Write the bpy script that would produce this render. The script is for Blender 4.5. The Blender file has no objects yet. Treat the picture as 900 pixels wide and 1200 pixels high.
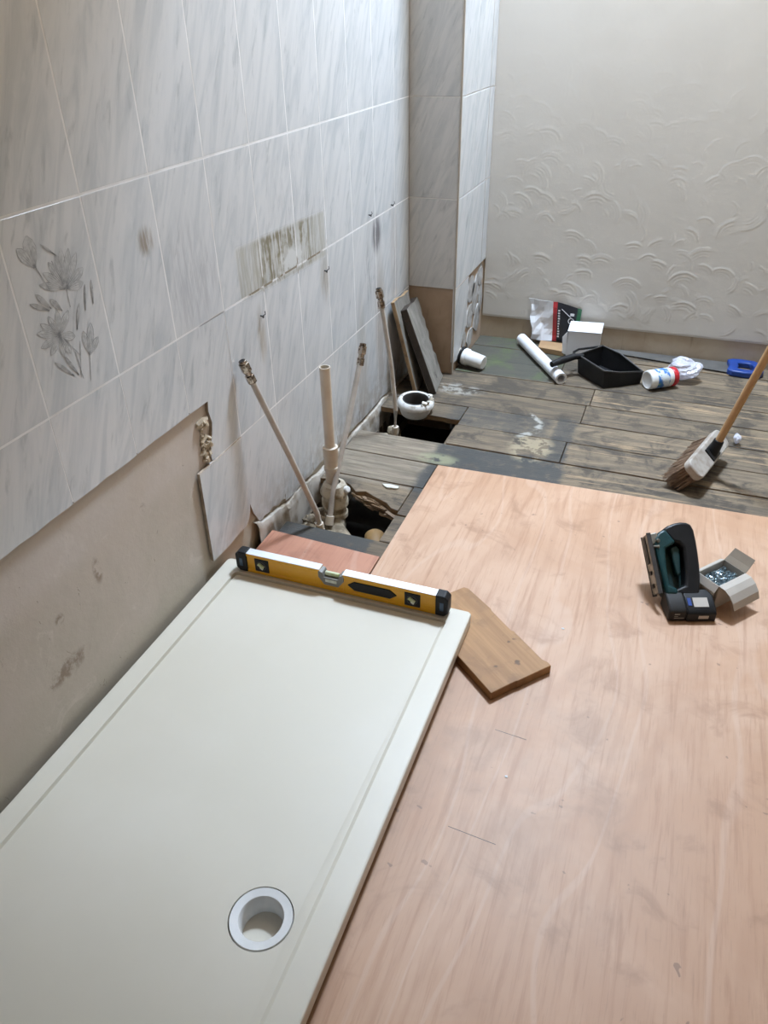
import bpy, bmesh, math, random
import numpy as np
from mathutils import Vector, Matrix
random.seed(7)
rng = np.random.RandomState(11)
scene = bpy.context.scene
C = scene.collection
PI = math.pi

# ------------------------------------------------------------------ camera
FPX, YAW, PITCH, ROLL = 895.04, -0.36824, 0.583254, -0.0198436
CAM = Vector((1.03873, -1.19733, 1.35024))
fw = Vector((math.sin(YAW)*math.cos(PITCH), math.cos(YAW)*math.cos(PITCH), -math.sin(PITCH)))
rt = Vector((math.cos(YAW), -math.sin(YAW), 0))
up = rt.cross(fw)
r2 = math.cos(ROLL)*rt + math.sin(ROLL)*up
u2 = -math.sin(ROLL)*rt + math.cos(ROLL)*up
cd = bpy.data.cameras.new('camera'); cam = bpy.data.objects.new('camera', cd); C.objects.link(cam)
cd.sensor_fit = 'VERTICAL'; cd.sensor_height = 36; cd.lens = FPX/1200*36; cd.clip_start = .02
cam.matrix_world = Matrix(((r2.x, u2.x, -fw.x, CAM.x), (r2.y, u2.y, -fw.y, CAM.y), (r2.z, u2.z, -fw.z, CAM.z), (0, 0, 0, 1)))
scene.camera = cam

# ------------------------------------------------------------------ world, lights, exposure
w = bpy.data.worlds.new('world'); scene.world = w; w.use_nodes = True
w.node_tree.nodes['Background'].inputs[0].default_value = (.55, .70, 1, 1)
w.node_tree.nodes['Background'].inputs[1].default_value = 1.0
def area(name, loc, size, energy, col, direction, sy=None, spread=None):
    d = bpy.data.lights.new(name, 'AREA'); d.energy = energy; d.color = col; d.size = size
    if sy: d.shape = 'RECTANGLE'; d.size_y = sy
    if spread: d.spread = spread
    o = bpy.data.objects.new(name, d); C.objects.link(o); o.location = loc
    o.rotation_euler = Vector(direction).to_track_quat('-Z', 'Y').to_euler(); return o
SKX, SKY_, CEIL = .72, 2.06, 2.40          # rooflight centre and ceiling height
SHAFT = 1.0
area('rooflight_daylight', (SKX, SKY_, CEIL+SHAFT-.02), .44, 290, (.65, .80, 1.0), (0, 0, -1))
bd = bpy.data.lights.new('ceiling_bulb', 'POINT'); bd.energy = 11; bd.color = (1, .79, .57); bd.shadow_soft_size = .09
bo = bpy.data.objects.new('ceiling_bulb', bd); C.objects.link(bo); bo.location = (1.02, .42, 2.22)
vs = scene.view_settings
vs.view_transform = 'Standard'; vs.look = 'None'; vs.gamma = 1; vs.use_curve_mapping = False
vs.exposure = -0.36
scene.display_settings.display_device = 'sRGB'

# ------------------------------------------------------------------ node helpers
def nd(nt, typ, inp=None, **props):
    n = nt.nodes.new(typ)
    for k, v in props.items(): setattr(n, k, v)
    for k, v in (inp or {}).items():
        s = n.inputs[k]
        if isinstance(v, bpy.types.NodeSocket): nt.links.new(v, s)
        else: s.default_value = v
    return n
def rgba(c): return (c[0], c[1], c[2], 1)
def mixc(nt, f, a, b, mode='MIX'):
    n = nt.nodes.new('ShaderNodeMix'); n.data_type = 'RGBA'; n.blend_type = mode
    for i, v in ((0, f), (6, a), (7, b)):
        if isinstance(v, bpy.types.NodeSocket): nt.links.new(v, n.inputs[i])
        else: n.inputs[i].default_value = v if i == 0 else rgba(v)
    return n.outputs[2]
def ma(nt, op, a, b=0.0, c=0.0, clamp=False):
    n = nt.nodes.new('ShaderNodeMath'); n.operation = op; n.use_clamp = clamp
    for i, v in enumerate((a, b, c)):
        if isinstance(v, bpy.types.NodeSocket): nt.links.new(v, n.inputs[i])
        else: n.inputs[i].default_value = v
    return n.outputs[0]
def ramp(nt, v, lo, hi, a=0.0, b=1.0):
    n = nd(nt, 'ShaderNodeMapRange', {'Value': v, 'From Min': lo, 'From Max': hi, 'To Min': a, 'To Max': b}, interpolation_type='SMOOTHSTEP')
    return n.outputs[0]
def noise(nt, vec, scale, detail=4, rough=.55, dist=0.0):
    return nd(nt, 'ShaderNodeTexNoise', {'Vector': vec, 'Scale': scale, 'Detail': detail, 'Roughness': rough, 'Distortion': dist}).outputs['Fac']
def position(nt):
    g = nd(nt, 'ShaderNodeNewGeometry'); s = nd(nt, 'ShaderNodeSeparateXYZ', {0: g.outputs['Position']})
    return g.outputs['Position'], s.outputs[0], s.outputs[1], s.outputs[2]
def comb(nt, x, y, z): return nd(nt, 'ShaderNodeCombineXYZ', {0: x, 1: y, 2: z}).outputs[0]
def ell(nt, a, b, ca, cb, ra, rb, soft=.5):          # soft ellipse mask in two coordinates
    da = ma(nt, 'DIVIDE', ma(nt, 'SUBTRACT', a, ca), ra); db = ma(nt, 'DIVIDE', ma(nt, 'SUBTRACT', b, cb), rb)
    d = ma(nt, 'SQRT', ma(nt, 'ADD', ma(nt, 'MULTIPLY', da, da), ma(nt, 'MULTIPLY', db, db)))
    return ramp(nt, d, 1+soft*.5, 1-soft*.5)
def band(nt, a, lo, hi, s):                          # soft box mask along one coordinate
    return ma(nt, 'MULTIPLY', ramp(nt, a, lo-s, lo+s), ramp(nt, a, hi+s, hi-s))
def new_mat(name):
    m = bpy.data.materials.new(name); m.use_nodes = True
    return m, m.node_tree, m.node_tree.nodes['Principled BSDF']
def setin(nt, b, **kw):
    for k, v in kw.items():
        s = b.inputs[k.replace('_', ' ')]
        if isinstance(v, bpy.types.NodeSocket): nt.links.new(v, s)
        else: s.default_value = v
def bump(nt, b, h, strength, dist=.002):
    n = nd(nt, 'ShaderNodeBump', {'Height': h, 'Strength': strength, 'Distance': dist}); nt.links.new(n.outputs[0], b.inputs['Normal'])
def simple(name, c1, c2=None, scale=20, rough=.5, metal=0.0, bmp=0.0, stretch=(1, 1, 1), spec=.5, alpha=1.0, trans=0.0, lo=.35, hi=.65):
    m, nt, b = new_mat(name)
    tc = nd(nt, 'ShaderNodeTexCoord').outputs['Object']
    mp = nd(nt, 'ShaderNodeMapping', {'Vector': tc, 'Scale': stretch}).outputs[0]
    f = noise(nt, mp, scale, 5)
    if c2 is None: c2 = tuple(x*.82 for x in c1)
    nt.links.new(mixc(nt, ramp(nt, f, lo, hi), c1, c2), b.inputs['Base Color'])
    setin(nt, b, Roughness=rough, Metallic=metal, Alpha=alpha)
    b.inputs['Specular IOR Level'].default_value = spec
    if trans: b.inputs['Transmission Weight'].default_value = trans
    if bmp: bump(nt, b, f, bmp)
    return m
MT = {}
# ------------------------------------------------------------------ materials
def marble_tile():
    m, nt, b = new_mat('marbled ceramic')
    P, x, y, z = position(nt)
    rnd = nd(nt, 'ShaderNodeObjectInfo').outputs['Random']
    u = ma(nt, 'ADD', x, y)
    across = ma(nt, 'SUBTRACT', ma(nt, 'MULTIPLY', u, .90), ma(nt, 'MULTIPLY', z, .43))
    along = ma(nt, 'ADD', ma(nt, 'MULTIPLY', z, .90), ma(nt, 'MULTIPLY', u, .43))
    off = ma(nt, 'MULTIPLY', rnd, 37.0)
    v1 = comb(nt, ma(nt, 'ADD', ma(nt, 'MULTIPLY', across, 6.5), off), ma(nt, 'ADD', along, off), off)
    n1 = noise(nt, v1, 3.2, 6, .62, 1.3)
    n2 = noise(nt, comb(nt, ma(nt, 'ADD', ma(nt, 'MULTIPLY', across, 6.5), off), ma(nt, 'MULTIPLY', along, 1.3), off), 8.0, 5, .6, .4)
    base = mixc(nt, ramp(nt, n1, .38, .72), (.66, .66, .66), (.52, .54, .555))
    base = mixc(nt, ma(nt, 'MULTIPLY', ramp(nt, n2, .55, .74), .48), base, (.32, .345, .36))
    base = mixc(nt, ma(nt, 'MULTIPLY', ramp(nt, n2, .40, .25), .35), base, (.74, .73, .725))
    # old adhesive patch left by a shelf
    ns = noise(nt, comb(nt, ma(nt, 'MULTIPLY', y, 60), ma(nt, 'MULTIPLY', z, 5), 0), 1.4, 5, .7)
    nb = noise(nt, P, 22, 4, .6)
    pm = ma(nt, 'MULTIPLY', band(nt, y, .50, 1.03, .010), ma(nt, 'MULTIPLY', ramp(nt, x, .05, .04), band(nt, ma(nt, 'ADD', z, ma(nt, 'MULTIPLY', y, .03)), .735, .868, .008)))
    film = ma(nt, 'MULTIPLY', pm, ma(nt, 'ADD', .25, ma(nt, 'MULTIPLY', ramp(nt, ns, .38, .62), .5)))
    base = mixc(nt, film, base, (.36, .34, .27))
    core = ma(nt, 'MULTIPLY', pm, ma(nt, 'MULTIPLY', band(nt, y, .62, .93, .05), ramp(nt, ma(nt, 'ADD', ma(nt, 'MULTIPLY', ns, .6), ma(nt, 'MULTIPLY', nb, .5)), .50, .62)))
    base = mixc(nt, ma(nt, 'MULTIPLY', core, .8), base, (.17, .135, .06))
    wb = ma(nt, 'MULTIPLY', ell(nt, y, z, .80, .75, .10, .035, .5), ramp(nt, nb, .42, .55))
    base = mixc(nt, wb, base, (.62, .62, .60))
    # smudges and drips
    def smudge(base, ca, cb, ra, rb, col, k, thr=.45):
        mk = ma(nt, 'MULTIPLY', ell(nt, y, z, ca, cb, ra, rb, 1.0), ramp(nt, ns, thr-.12, thr+.12))
        return mixc(nt, ma(nt, 'MULTIPLY', mk, k), base, col)
    base = smudge(base, 1.475, .665, .040, .06, (.16, .15, .16), .9, .42)
    base = smudge(base, 1.40, .55, .05, .13, (.24, .24, .26), .6, .56)
    base = smudge(base, .155, .955, .025, .025, (.30, .25, .20), .9, .45)
    base = smudge(base, .30, .83, .10, .12, (.34, .34, .36), .45, .52)
    base = smudge(base, 1.50, .30, .05, .25, (.40, .33, .27), .55, .40)
    base = smudge(base, 1.30, .20, .05, .25, (.40, .34, .28), .45, .42)
    base = smudge(base, 1.66, .50, .04, .25, (.42, .36, .32), .4, .45)
    base = smudge(base, .585, .60, .02, .07, (.36, .30, .22), .6, .45)
    base = smudge(base, 1.015, .64, .03, .07, (.36, .30, .22), .5, .45)
    base = smudge(base, .90, .92, .20, .10, (.30, .31, .34), .5, .62)
    low = ma(nt, 'MULTIPLY', ma(nt, 'MULTIPLY', ramp(nt, z, .20, .02), ramp(nt, x, .1, .05)), ramp(nt, nb, .35, .65))
    base = mixc(nt, ma(nt, 'MULTIPLY', low, .55), base, (.33, .26, .19))
    nt.links.new(base, b.inputs['Base Color'])
    setin(nt, b, Roughness=ma(nt, 'ADD', .22, ma(nt, 'MULTIPLY', pm, .4)))
    bump(nt, b, noise(nt, P, 14, 2), .05, .003)
    return m
MT['tile'] = marble_tile()
MT['biscuit'] = simple('tile biscuit edge', (.42, .33, .25), (.30, .23, .17), 40, .8)
def grout():
    m, nt, b = new_mat('white grout')
    P, x, y, z = position(nt)
    n = noise(nt, P, 9, 4, .6)
    c = mixc(nt, ramp(nt, n, .4, .75), (.82, .81, .80), (.66, .64, .61))
    br = ma(nt, 'MULTIPLY', ma(nt, 'MULTIPLY', band(nt, y, .52, 1.04, .015), band(nt, z, .70, .75, .005)), ramp(nt, noise(nt, P, 17, 3), .40, .52))
    c = mixc(nt, ma(nt, 'MULTIPLY', br, .9), c, (.20, .15, .08))
    nt.links.new(c, b.inputs['Base Color']); setin(nt, b, Roughness=.85); return m
MT['grout'] = grout()
def plaster():
    m, nt, b = new_mat('bare pinkish plaster')
    P, x, y, z = position(nt)
    n1 = noise(nt, P, 3.2, 5, .6, .5); n2 = noise(nt, P, 26, 4, .65); n3 = noise(nt, P, 9, 5, .7, 1.2)
    c = mixc(nt, ramp(nt, n1, .35, .68), (.545, .465, .395), (.47, .41, .335))
    c = mixc(nt, ma(nt, 'MULTIPLY', ramp(nt, n3, .58, .72), .5), c, (.66, .58, .51))
    pale = ma(nt, 'MULTIPLY', band(nt, z, .40, .53, .03), ramp(nt, y, .30, .20))  # penumbra below the cut tile edge, painted in as a paler band
    c = mixc(nt, ma(nt, 'MULTIPLY', pale, ma(nt, 'MULTIPLY', ramp(nt, n1, .3, .6), .55)), c, (.66, .58, .54))
    grey = ma(nt, 'MULTIPLY', ramp(nt, ma(nt, 'ADD', z, ma(nt, 'MULTIPLY', n3, .12)), .22, .12), .7)
    c = mixc(nt, grey, c, (.45, .41, .325))
    scr = ma(nt, 'MULTIPLY', ramp(nt, noise(nt, comb(nt, ma(nt, 'MULTIPLY', y, 3), ma(nt, 'MULTIPLY', z, 1.2), x), 11, 6, .75, 1.5), .645, .70), .8)
    c = mixc(nt, scr, c, (.20, .15, .11))
    for (cy, cz, ry, rz) in ((-.35, .20, .06, .022), (-.20, .35, .012, .03), (-.33, .32, .012, .012), (-.02, .40, .01, .012)):
        mk = ma(nt, 'MULTIPLY', ell(nt, y, z, cy, cz, ry, rz, .8), ramp(nt, n2, .42, .58))
        c = mixc(nt, ma(nt, 'MULTIPLY', mk, .75), c, (.22, .15, .10))
    nt.links.new(c, b.inputs['Base Color']); setin(nt, b, Roughness=.8)
    bump(nt, b, n2, .35, .003); return m
MT['plaster'] = plaster()
def boardplaster(name, c1, c2):
    m, nt, b = new_mat(name)
    P, x, y, z = position(nt)
    n1 = noise(nt, P, 6, 5, .6, .5); n2 = noise(nt, comb(nt, ma(nt, 'MULTIPLY', x, 6), y, ma(nt, 'MULTIPLY', z, .8)), 6, 4)
    c = mixc(nt, ramp(nt, n1, .35, .7), c1, c2)
    c = mixc(nt, ma(nt, 'MULTIPLY', ramp(nt, n2, .58, .75), .5), c, tuple(v*.6 for v in c2))
    nt.links.new(c, b.inputs['Base Color']); setin(nt, b, Roughness=.85); bump(nt, b, n1, .3, .003); return m
MT['bare'] = boardplaster('stripped wall band', (.47, .385, .29), (.40, .31, .22))
MT['brownboard'] = boardplaster('bare brown plasterboard', (.46, .34, .245), (.38, .275, .195))
MT['void'] = simple('underfloor dirt', (.05, .042, .033), (.025, .02, .016), 12, .95)
MT['adhesive'] = simple('old tile adhesive', (.62, .53, .40), (.45, .36, .26), 30, .9, bmp=.5)
MT['greyadh'] = simple('greyish residue', (.50, .49, .48), (.34, .31, .28), 24, .9, bmp=.4)
def artex():
    m, nt, b = new_mat('textured cream paint')
    P, x, y, z = position(nt)
    n = noise(nt, P, 4, 4)
    nt.links.new(mixc(nt, ramp(nt, n, .3, .7), (.635, .595, .54), (.605, .565, .51)), b.inputs['Base Color'])
    setin(nt, b, Roughness=.55); bump(nt, b, noise(nt, P, 60, 4, .6), .18, .002); return m
MT['artex'] = artex()
MT['wallpaint'] = simple('plain warm beige paint', (.42, .36, .28), (.38, .325, .25), 5, .6)
def floorboard():
    m, nt, b = new_mat('weathered floorboard')
    P, x, y, z = position(nt)
    rnd = nd(nt, 'ShaderNodeObjectInfo').outputs['Random']
    off = ma(nt, 'MULTIPLY', rnd, 41.0)
    gv = comb(nt, ma(nt, 'ADD', ma(nt, 'MULTIPLY', x, 1.3), off), ma(nt, 'MULTIPLY', y, 16), ma(nt, 'ADD', ma(nt, 'MULTIPLY', z, 16), off))
    g = noise(nt, gv, 3.2, 6, .65, .35); g2 = noise(nt, gv, 11, 4, .7)
    bl = noise(nt, P, 7, 5, .65, .6); bl2 = noise(nt, P, 19, 4, .65)
    c = mixc(nt, ramp(nt, g, .34, .68), (.100, .076, .052), (.205, .152, .096))
    tone = ramp(nt, rnd, 0, 1, .78, 1.18)
    c = mixc(nt, 1.0, c, comb(nt, tone, tone, tone), 'MULTIPLY')
    c = mixc(nt, ma(nt, 'MULTIPLY', ramp(nt, bl, .46, .62), .85), c, (.048, .038, .027))
    c = mixc(nt, ma(nt, 'MULTIPLY', ramp(nt, g2, .58, .78), .7), c, (.045, .036, .026))
    # raw pale streaks on the right half
    raw = ma(nt, 'MULTIPLY', ramp(nt, noise(nt, comb(nt, ma(nt, 'MULTIPLY', x, 1.5), ma(nt, 'MULTIPLY', y, 22), off), 1.9, 5, .62, .5), .55, .66), ramp(nt, x, .66, .86))
    c = mixc(nt, ma(nt, 'MULTIPLY', raw, ramp(nt, bl2, .30, .62, .25, .85)), c, (.36, .25, .145))
    # natural boards beside the wall
    nat = ma(nt, 'MULTIPLY', ramp(nt, x, .37, .34), band(nt, y, .87, 1.24, .01))
    c = mixc(nt, ma(nt, 'MULTIPLY', nat, .62), c, mixc(nt, ramp(nt, g, .36, .66), (.20, .16, .115), (.34, .285, .215)))
    # charcoal paint border
    wob = ma(nt, 'MULTIPLY', ma(nt, 'SUBTRACT', bl2, .5), .06)
    xw = ma(nt, 'ADD', x, wob); yw = ma(nt, 'ADD', y, wob)
    d1 = ma(nt, 'MULTIPLY', band(nt, xw, .335, .80, .015), band(nt, yw, .86, 1.215, .01))
    d2 = ma(nt, 'MULTIPLY', band(nt, xw, .715, .79, .012), band(nt, yw, 1.05, 1.56, .02))
    d3 = ma(nt, 'MULTIPLY', band(nt, xw, .30, .70, .03), band(nt, yw, 1.375, 1.545, .012))
    d4 = ma(nt, 'MULTIPLY', ramp(nt, xw, .335, .32), ramp(nt, yw, .57, .56))
    dk = ma(nt, 'MAXIMUM', ma(nt, 'MAXIMUM', d1, ma(nt, 'MULTIPLY', d2, .85)), ma(nt, 'MAXIMUM', ma(nt, 'MULTIPLY', d3, .7), d4))
    c = mixc(nt, ma(nt, 'MULTIPLY', dk, ramp(nt, bl2, .72, .50, .35, .9)), c, (.045, .046, .044))
    # mossy green-grey corner
    gr = ma(nt, 'MULTIPLY', band(nt, xw, .10, .64, .02), ramp(nt, yw, 1.88, 1.90))
    c = mixc(nt, ma(nt, 'MULTIPLY', gr, .85), c, mixc(nt, ramp(nt, bl, .45, .68), (.055, .056, .045), (.085, .105, .045)))
    # pale glue residue and the arc left by a pedestal
    rs = ma(nt, 'MULTIPLY', ell(nt, x, y, .66, 1.285, .075, .10, .6), ramp(nt, bl2, .45, .54))
    c = mixc(nt, ma(nt, 'MULTIPLY', rs, .75), c, (.36, .295, .19))
    da = ma(nt, 'SUBTRACT', x, .55); db = ma(nt, 'SUBTRACT', y, 1.46)
    dd = ma(nt, 'SQRT', ma(nt, 'ADD', ma(nt, 'MULTIPLY', da, da), ma(nt, 'MULTIPLY', db, db)))
    rg = ma(nt, 'MULTIPLY', band(nt, ma(nt, 'ADD', dd, wob), .098, .120, .008), ma(nt, 'MULTIPLY', ramp(nt, da, .03, .06), ramp(nt, bl2, .40, .52)))
    c = mixc(nt, ma(nt, 'MULTIPLY', rg, .8), c, (.40, .39, .35))
    lichen = ma(nt, 'MULTIPLY', ell(nt, x, y, .36, 1.10, .075, .035, .8), ramp(nt, bl2, .38, .52))
    c = mixc(nt, ma(nt, 'MULTIPLY', lichen, .75), c, (.27, .265, .16))
    dust = ma(nt, 'MULTIPLY', ell(nt, x, y, .27, 1.70, .09, .05, .9), ramp(nt, bl2, .44, .56))
    c = mixc(nt, ma(nt, 'MULTIPLY', dust, .7), c, (.36, .34, .30))
    # freshly split edges of boards (vertical faces are raw wood)
    nz = nd(nt, 'ShaderNodeSeparateXYZ', {0: nd(nt, 'ShaderNodeNewGeometry').outputs['True Normal']}).outputs[2]
    c = mixc(nt, ma(nt, 'MULTIPLY', ramp(nt, nz, .55, .35), .75), c, (.25, .155, .075))
    nt.links.new(c, b.inputs['Base Color']); setin(nt, b, Roughness=.72)
    bump(nt, b, ma(nt, 'ADD', g2, ma(nt, 'MULTIPLY', bl2, .6)), .6, .004); return m
MT['board'] = floorboard()
def ply(name, c1, c2, c3, ox):
    m, nt, b = new_mat(name)
    P, x, y, z = position(nt)
    warp = noise(nt, comb(nt, ma(nt, 'ADD', ma(nt, 'MULTIPLY', x, 1.6), ox), ma(nt, 'MULTIPLY', y, .42), 0), 1.9, 2, .4)
    ring = ma(nt, 'SINE', ma(nt, 'ADD', ma(nt, 'MULTIPLY', warp, 34), ma(nt, 'MULTIPLY', x, 40)))
    gv = comb(nt, ma(nt, 'ADD', ma(nt, 'MULTIPLY', x, 30), ox), ma(nt, 'MULTIPLY', y, 1.6), 0)
    g = noise(nt, gv, 2.2, 6, .65, .3); fine = noise(nt, comb(nt, ma(nt, 'MULTIPLY', x, 160), ma(nt, 'MULTIPLY', y, 9), 0), 1.6, 3)
    bl = noise(nt, P, 2.2, 5, .6, .7); bl2 = noise(nt, P, 8, 5, .6, .6)
    c = mixc(nt, ramp(nt, bl, .35, .66), c1, c2)
    c = mixc(nt, ma(nt, 'MULTIPLY', ramp(nt, g, .48, .70), .62), c, c3)
    c = mixc(nt, ma(nt, 'MULTIPLY', ramp(nt, ring, .93, 1.0), .16), c, (.66, .50, .40))
    c = mixc(nt, ma(nt, 'MULTIPLY', ramp(nt, ring, -.55, -1.0), .22), c, c3)
    c = mixc(nt, ma(nt, 'MULTIPLY', ramp(nt, fine, .55, .75), .22), c, tuple(v*.62 for v in c3))
    c = mixc(nt, ma(nt, 'MULTIPLY', ramp(nt, bl2, .54, .72), .5), c, tuple(v*.8 for v in c3))
    dirt = ma(nt, 'MULTIPLY', ell(nt, x, y, .90, -.10, .30, .38, 1.2), ramp(nt, bl2, .38, .62))
    c = mixc(nt, ma(nt, 'MULTIPLY', dirt, .22), c, (.28, .19, .13))
    spot = ramp(nt, noise(nt, P, 34, 2, .5), .735, .76)
    c = mixc(nt, ma(nt, 'MULTIPLY', spot, .55), c, (.16, .09, .06))
    nt.links.new(c, b.inputs['Base Color']); setin(nt, b, Roughness=.5)
    bump(nt, b, g, .12, .002); return m
MT['ply'] = ply('pinkish plywood face', (.56, .355, .235), (.49, .285, .17), (.375, .195, .105), 0)
MT['plyred'] = ply('reddish plywood face', (.50, .245, .155), (.42, .19, .12), (.34, .14, .085), 5)
MT['tray'] = simple('ivory stone resin', (.66, .615, .525), (.635, .59, .495), 3, .36)
MT['whiteplastic'] = simple('white plastic', (.78, .78, .77), (.70, .70, .68), 12, .35)
MT['dirtyplastic'] = simple('dirty white plastic', (.66, .64, .58), (.38, .32, .24), 26, .5, lo=.45, hi=.7)
MT['grimy'] = simple('grimy cream plastic', (.52, .46, .36), (.25, .19, .12), 30, .55, lo=.42, hi=.66)
MT['scuffed'] = simple('scuffed white plastic', (.74, .73, .70), (.40, .35, .28), 34, .42, lo=.52, hi=.72)
MT['creampipe'] = simple('cream waste pipe', (.70, .63, .53), (.62, .54, .44), 14, .4)
MT['greypipe'] = simple('pale grey-brown plastic pipe', (.54, .50, .455), (.45, .405, .36), 20, .4)
MT['steel'] = simple('tarnished plated brass', (.52, .45, .38), (.16, .12, .09), 90, .22, 1.0, lo=.42, hi=.58)
MT['yellow'] = simple('amber yellow enamel', (.86, .43, .010), (.80, .38, .008), 6, .32)
MT['alu'] = simple('bright aluminium', (.86, .90, .95), (.78, .83, .9), 40, .42, .55)
MT['black'] = simple('matt black rubber', (.012, .012, .013), (.008, .008, .009), 20, .5, spec=.3)
MT['blackgloss'] = simple('black plastic', (.012, .012, .013), (.008, .008, .009), 20, .42, spec=.3)
MT['grey'] = simple('grey plastic', (.24, .235, .215), (.2, .195, .18), 20, .45)
MT['vial'] = simple('greenish vial', (.55, .62, .30), (.70, .74, .55), 90, .12)
MT['lightvial'] = simple('pale vial tint', (.75, .76, .68), (.6, .62, .5), 60, .15)  # paler tone for the bubbles and the reading window
MT['bluegreycap'] = simple('blue-grey slot', (.05, .09, .15), (.03, .05, .08), 20, .25)
def pine(name, c1, c2, c3, axis):
    m, nt, b = new_mat(name)
    tc = nd(nt, 'ShaderNodeTexCoord').outputs['Object']
    st = (2, 26, 26) if axis == 'x' else ((26, 26, 2) if axis == 'z' else (26, 2, 26))
    mp = nd(nt, 'ShaderNodeMapping', {'Vector': tc, 'Scale': st}).outputs[0]
    g = noise(nt, mp, 1.5, 5, .6, .4); bl = noise(nt, tc, 11, 4, .6, .5); kn = noise(nt, tc, 21, 2, .5)
    c = mixc(nt, ramp(nt, g, .35, .66), c1, c2)
    c = mixc(nt, ma(nt, 'MULTIPLY', ramp(nt, bl, .52, .70), .6), c, c3)
    c = mixc(nt, ma(nt, 'MULTIPLY', ramp(nt, kn, .69, .74), .8), c, tuple(v*.3 for v in c3))
    nt.links.new(c, b.inputs['Base Color']); setin(nt, b, Roughness=.6); bump(nt, b, g, .25, .002); return m
MT['offcut'] = pine('dirty pine', (.42, .225, .088), (.31, .155, .056), (.20, .10, .04), 'x')
MT['stake'] = pine('broom handle wood', (.50, .31, .15), (.43, .255, .115), (.36, .205, .09), 'z')
MT['oldgrey'] = pine('weathered grey board', (.26, .24, .21), (.18, .165, .14), (.07, .06, .05), 'z')
MT['oldpale'] = pine('split board edge', (.36, .24, .13), (.25, .16, .085), (.07, .04, .025), 'z')
MT['darkedge'] = pine('dark rotten edge', (.035, .026, .02), (.05, .035, .025), (.02, .015, .012), 'z')
MT['broomhead'] = simple('scuffed grey paint on wood', (.42, .38, .335), (.30, .25, .205), 30, .65, lo=.4, hi=.7)
MT['teal'] = simple('teal plastic', (.004, .045, .049), (.003, .034, .037), 10, .42)
MT['tealdark'] = simple('dark teal plastic', (.004, .036, .037), (.003, .024, .025), 10, .5)
MT['shoe'] = simple('worn steel plate', (.30, .29, .25), (.17, .16, .13), 50, .4, .7)
MT['tailgrey'] = simple('charcoal plastic', (.020, .018, .017), (.015, .014, .013), 20, .5, spec=.3)
MT['darkgrey'] = simple('dark grey plastic', (.05, .045, .042), (.035, .032, .03), 20, .5)
MT['card'] = simple('whitish carton', (.50, .455, .40), (.46, .415, .36), 8, .75)
MT['cardin'] = simple('grey-brown carton inside', (.27, .22, .165), (.23, .185, .14), 10, .8)
MT['zinc'] = simple('zinc', (.46, .56, .60), (.25, .32, .36), 120, .28, .8)
MT['paper'] = simple('white paper', (.74, .74, .76), (.68, .68, .70), 7, .65)
MT['browncard'] = simple('brown cardboard', (.36, .225, .115), (.30, .18, .09), 9, .8)
MT['red'] = simple('red print', (.42, .03, .035), (.36, .025, .03), 10, .5)
MT['greenp'] = simple('green print', (.03, .16, .07), (.02, .11, .05), 10, .5)
MT['blackp'] = simple('black print', (.02, .022, .028), (.014, .015, .02), 10, .45)
MT['redlid'] = simple('red lid', (.50, .02, .03), (.42, .015, .025), 10, .35)
MT['blue'] = simple('blue plastic', (.012, .055, .27), (.01, .042, .21), 10, .4)
MT['sawsteel'] = simple('grey saw steel', (.17, .165, .155), (.13, .125, .118), 14, .42, .35)
def film(name, col, alpha, rough):
    m, nt, b = new_mat(name)
    nt.links.new(mixc(nt, noise(nt, nd(nt, 'ShaderNodeTexCoord').outputs['Object'], 30), col, tuple(v*.9 for v in col)), b.inputs['Base Color'])
    setin(nt, b, Roughness=rough, Alpha=alpha); return m
MT['bag'] = film('cloudy plastic film', (.74, .74, .82), .62, .18)
MT['bristle'] = simple('brown bristle', (.28, .185, .12), (.18, .112, .07), 60, .8)
MT['clay'] = simple('ochre pipe', (.34, .205, .075), (.22, .13, .05), 12, .55)
MT['rubble'] = simple('mortar rubble', (.36, .30, .215), (.16, .125, .085), 26, .95, bmp=.6)
MT['lipmortar'] = simple('pale crumbling plaster', (.50, .455, .40), (.27, .215, .155), 16, .9, bmp=.7, lo=.42, hi=.68)
MT['rotwood'] = pine('rotten brown wood', (.20, .125, .065), (.14, .085, .045), (.07, .042, .025), 'x')
MT['joist'] = pine('old joist', (.15, .105, .065), (.10, .07, .042), (.05, .035, .022), 'y')
MT['printgrey'] = simple('soft grey print', (.44, .45, .45), (.56, .565, .565), 75, .3, lo=.38, hi=.6)
MT['printdark'] = simple('dark grey print', (.29, .295, .30), (.46, .465, .47), 60, .3, lo=.40, hi=.62)
MT['pencil'] = simple('pencil', (.06, .05, .05), (.10, .08, .07), 60, .6)
def sticker():
    m, nt, b = new_mat('printed jar label')
    tc = nd(nt, 'ShaderNodeTexCoord').outputs['Object']
    n = noise(nt, tc, 34, 3); n2 = noise(nt, tc, 50, 2)
    c = mixc(nt, ramp(nt, n, .46, .54), (.04, .17, .48), (.62, .66, .68))
    c = mixc(nt, ramp(nt, n2, .60, .64), c, (.16, .34, .22))
    c = mixc(nt, ramp(nt, noise(nt, tc, 44, 2), .66, .70), c, (.40, .05, .06))
    nt.links.new(c, b.inputs['Base Color']); setin(nt, b, Roughness=.4); return m
MT['sticker'] = sticker()

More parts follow.
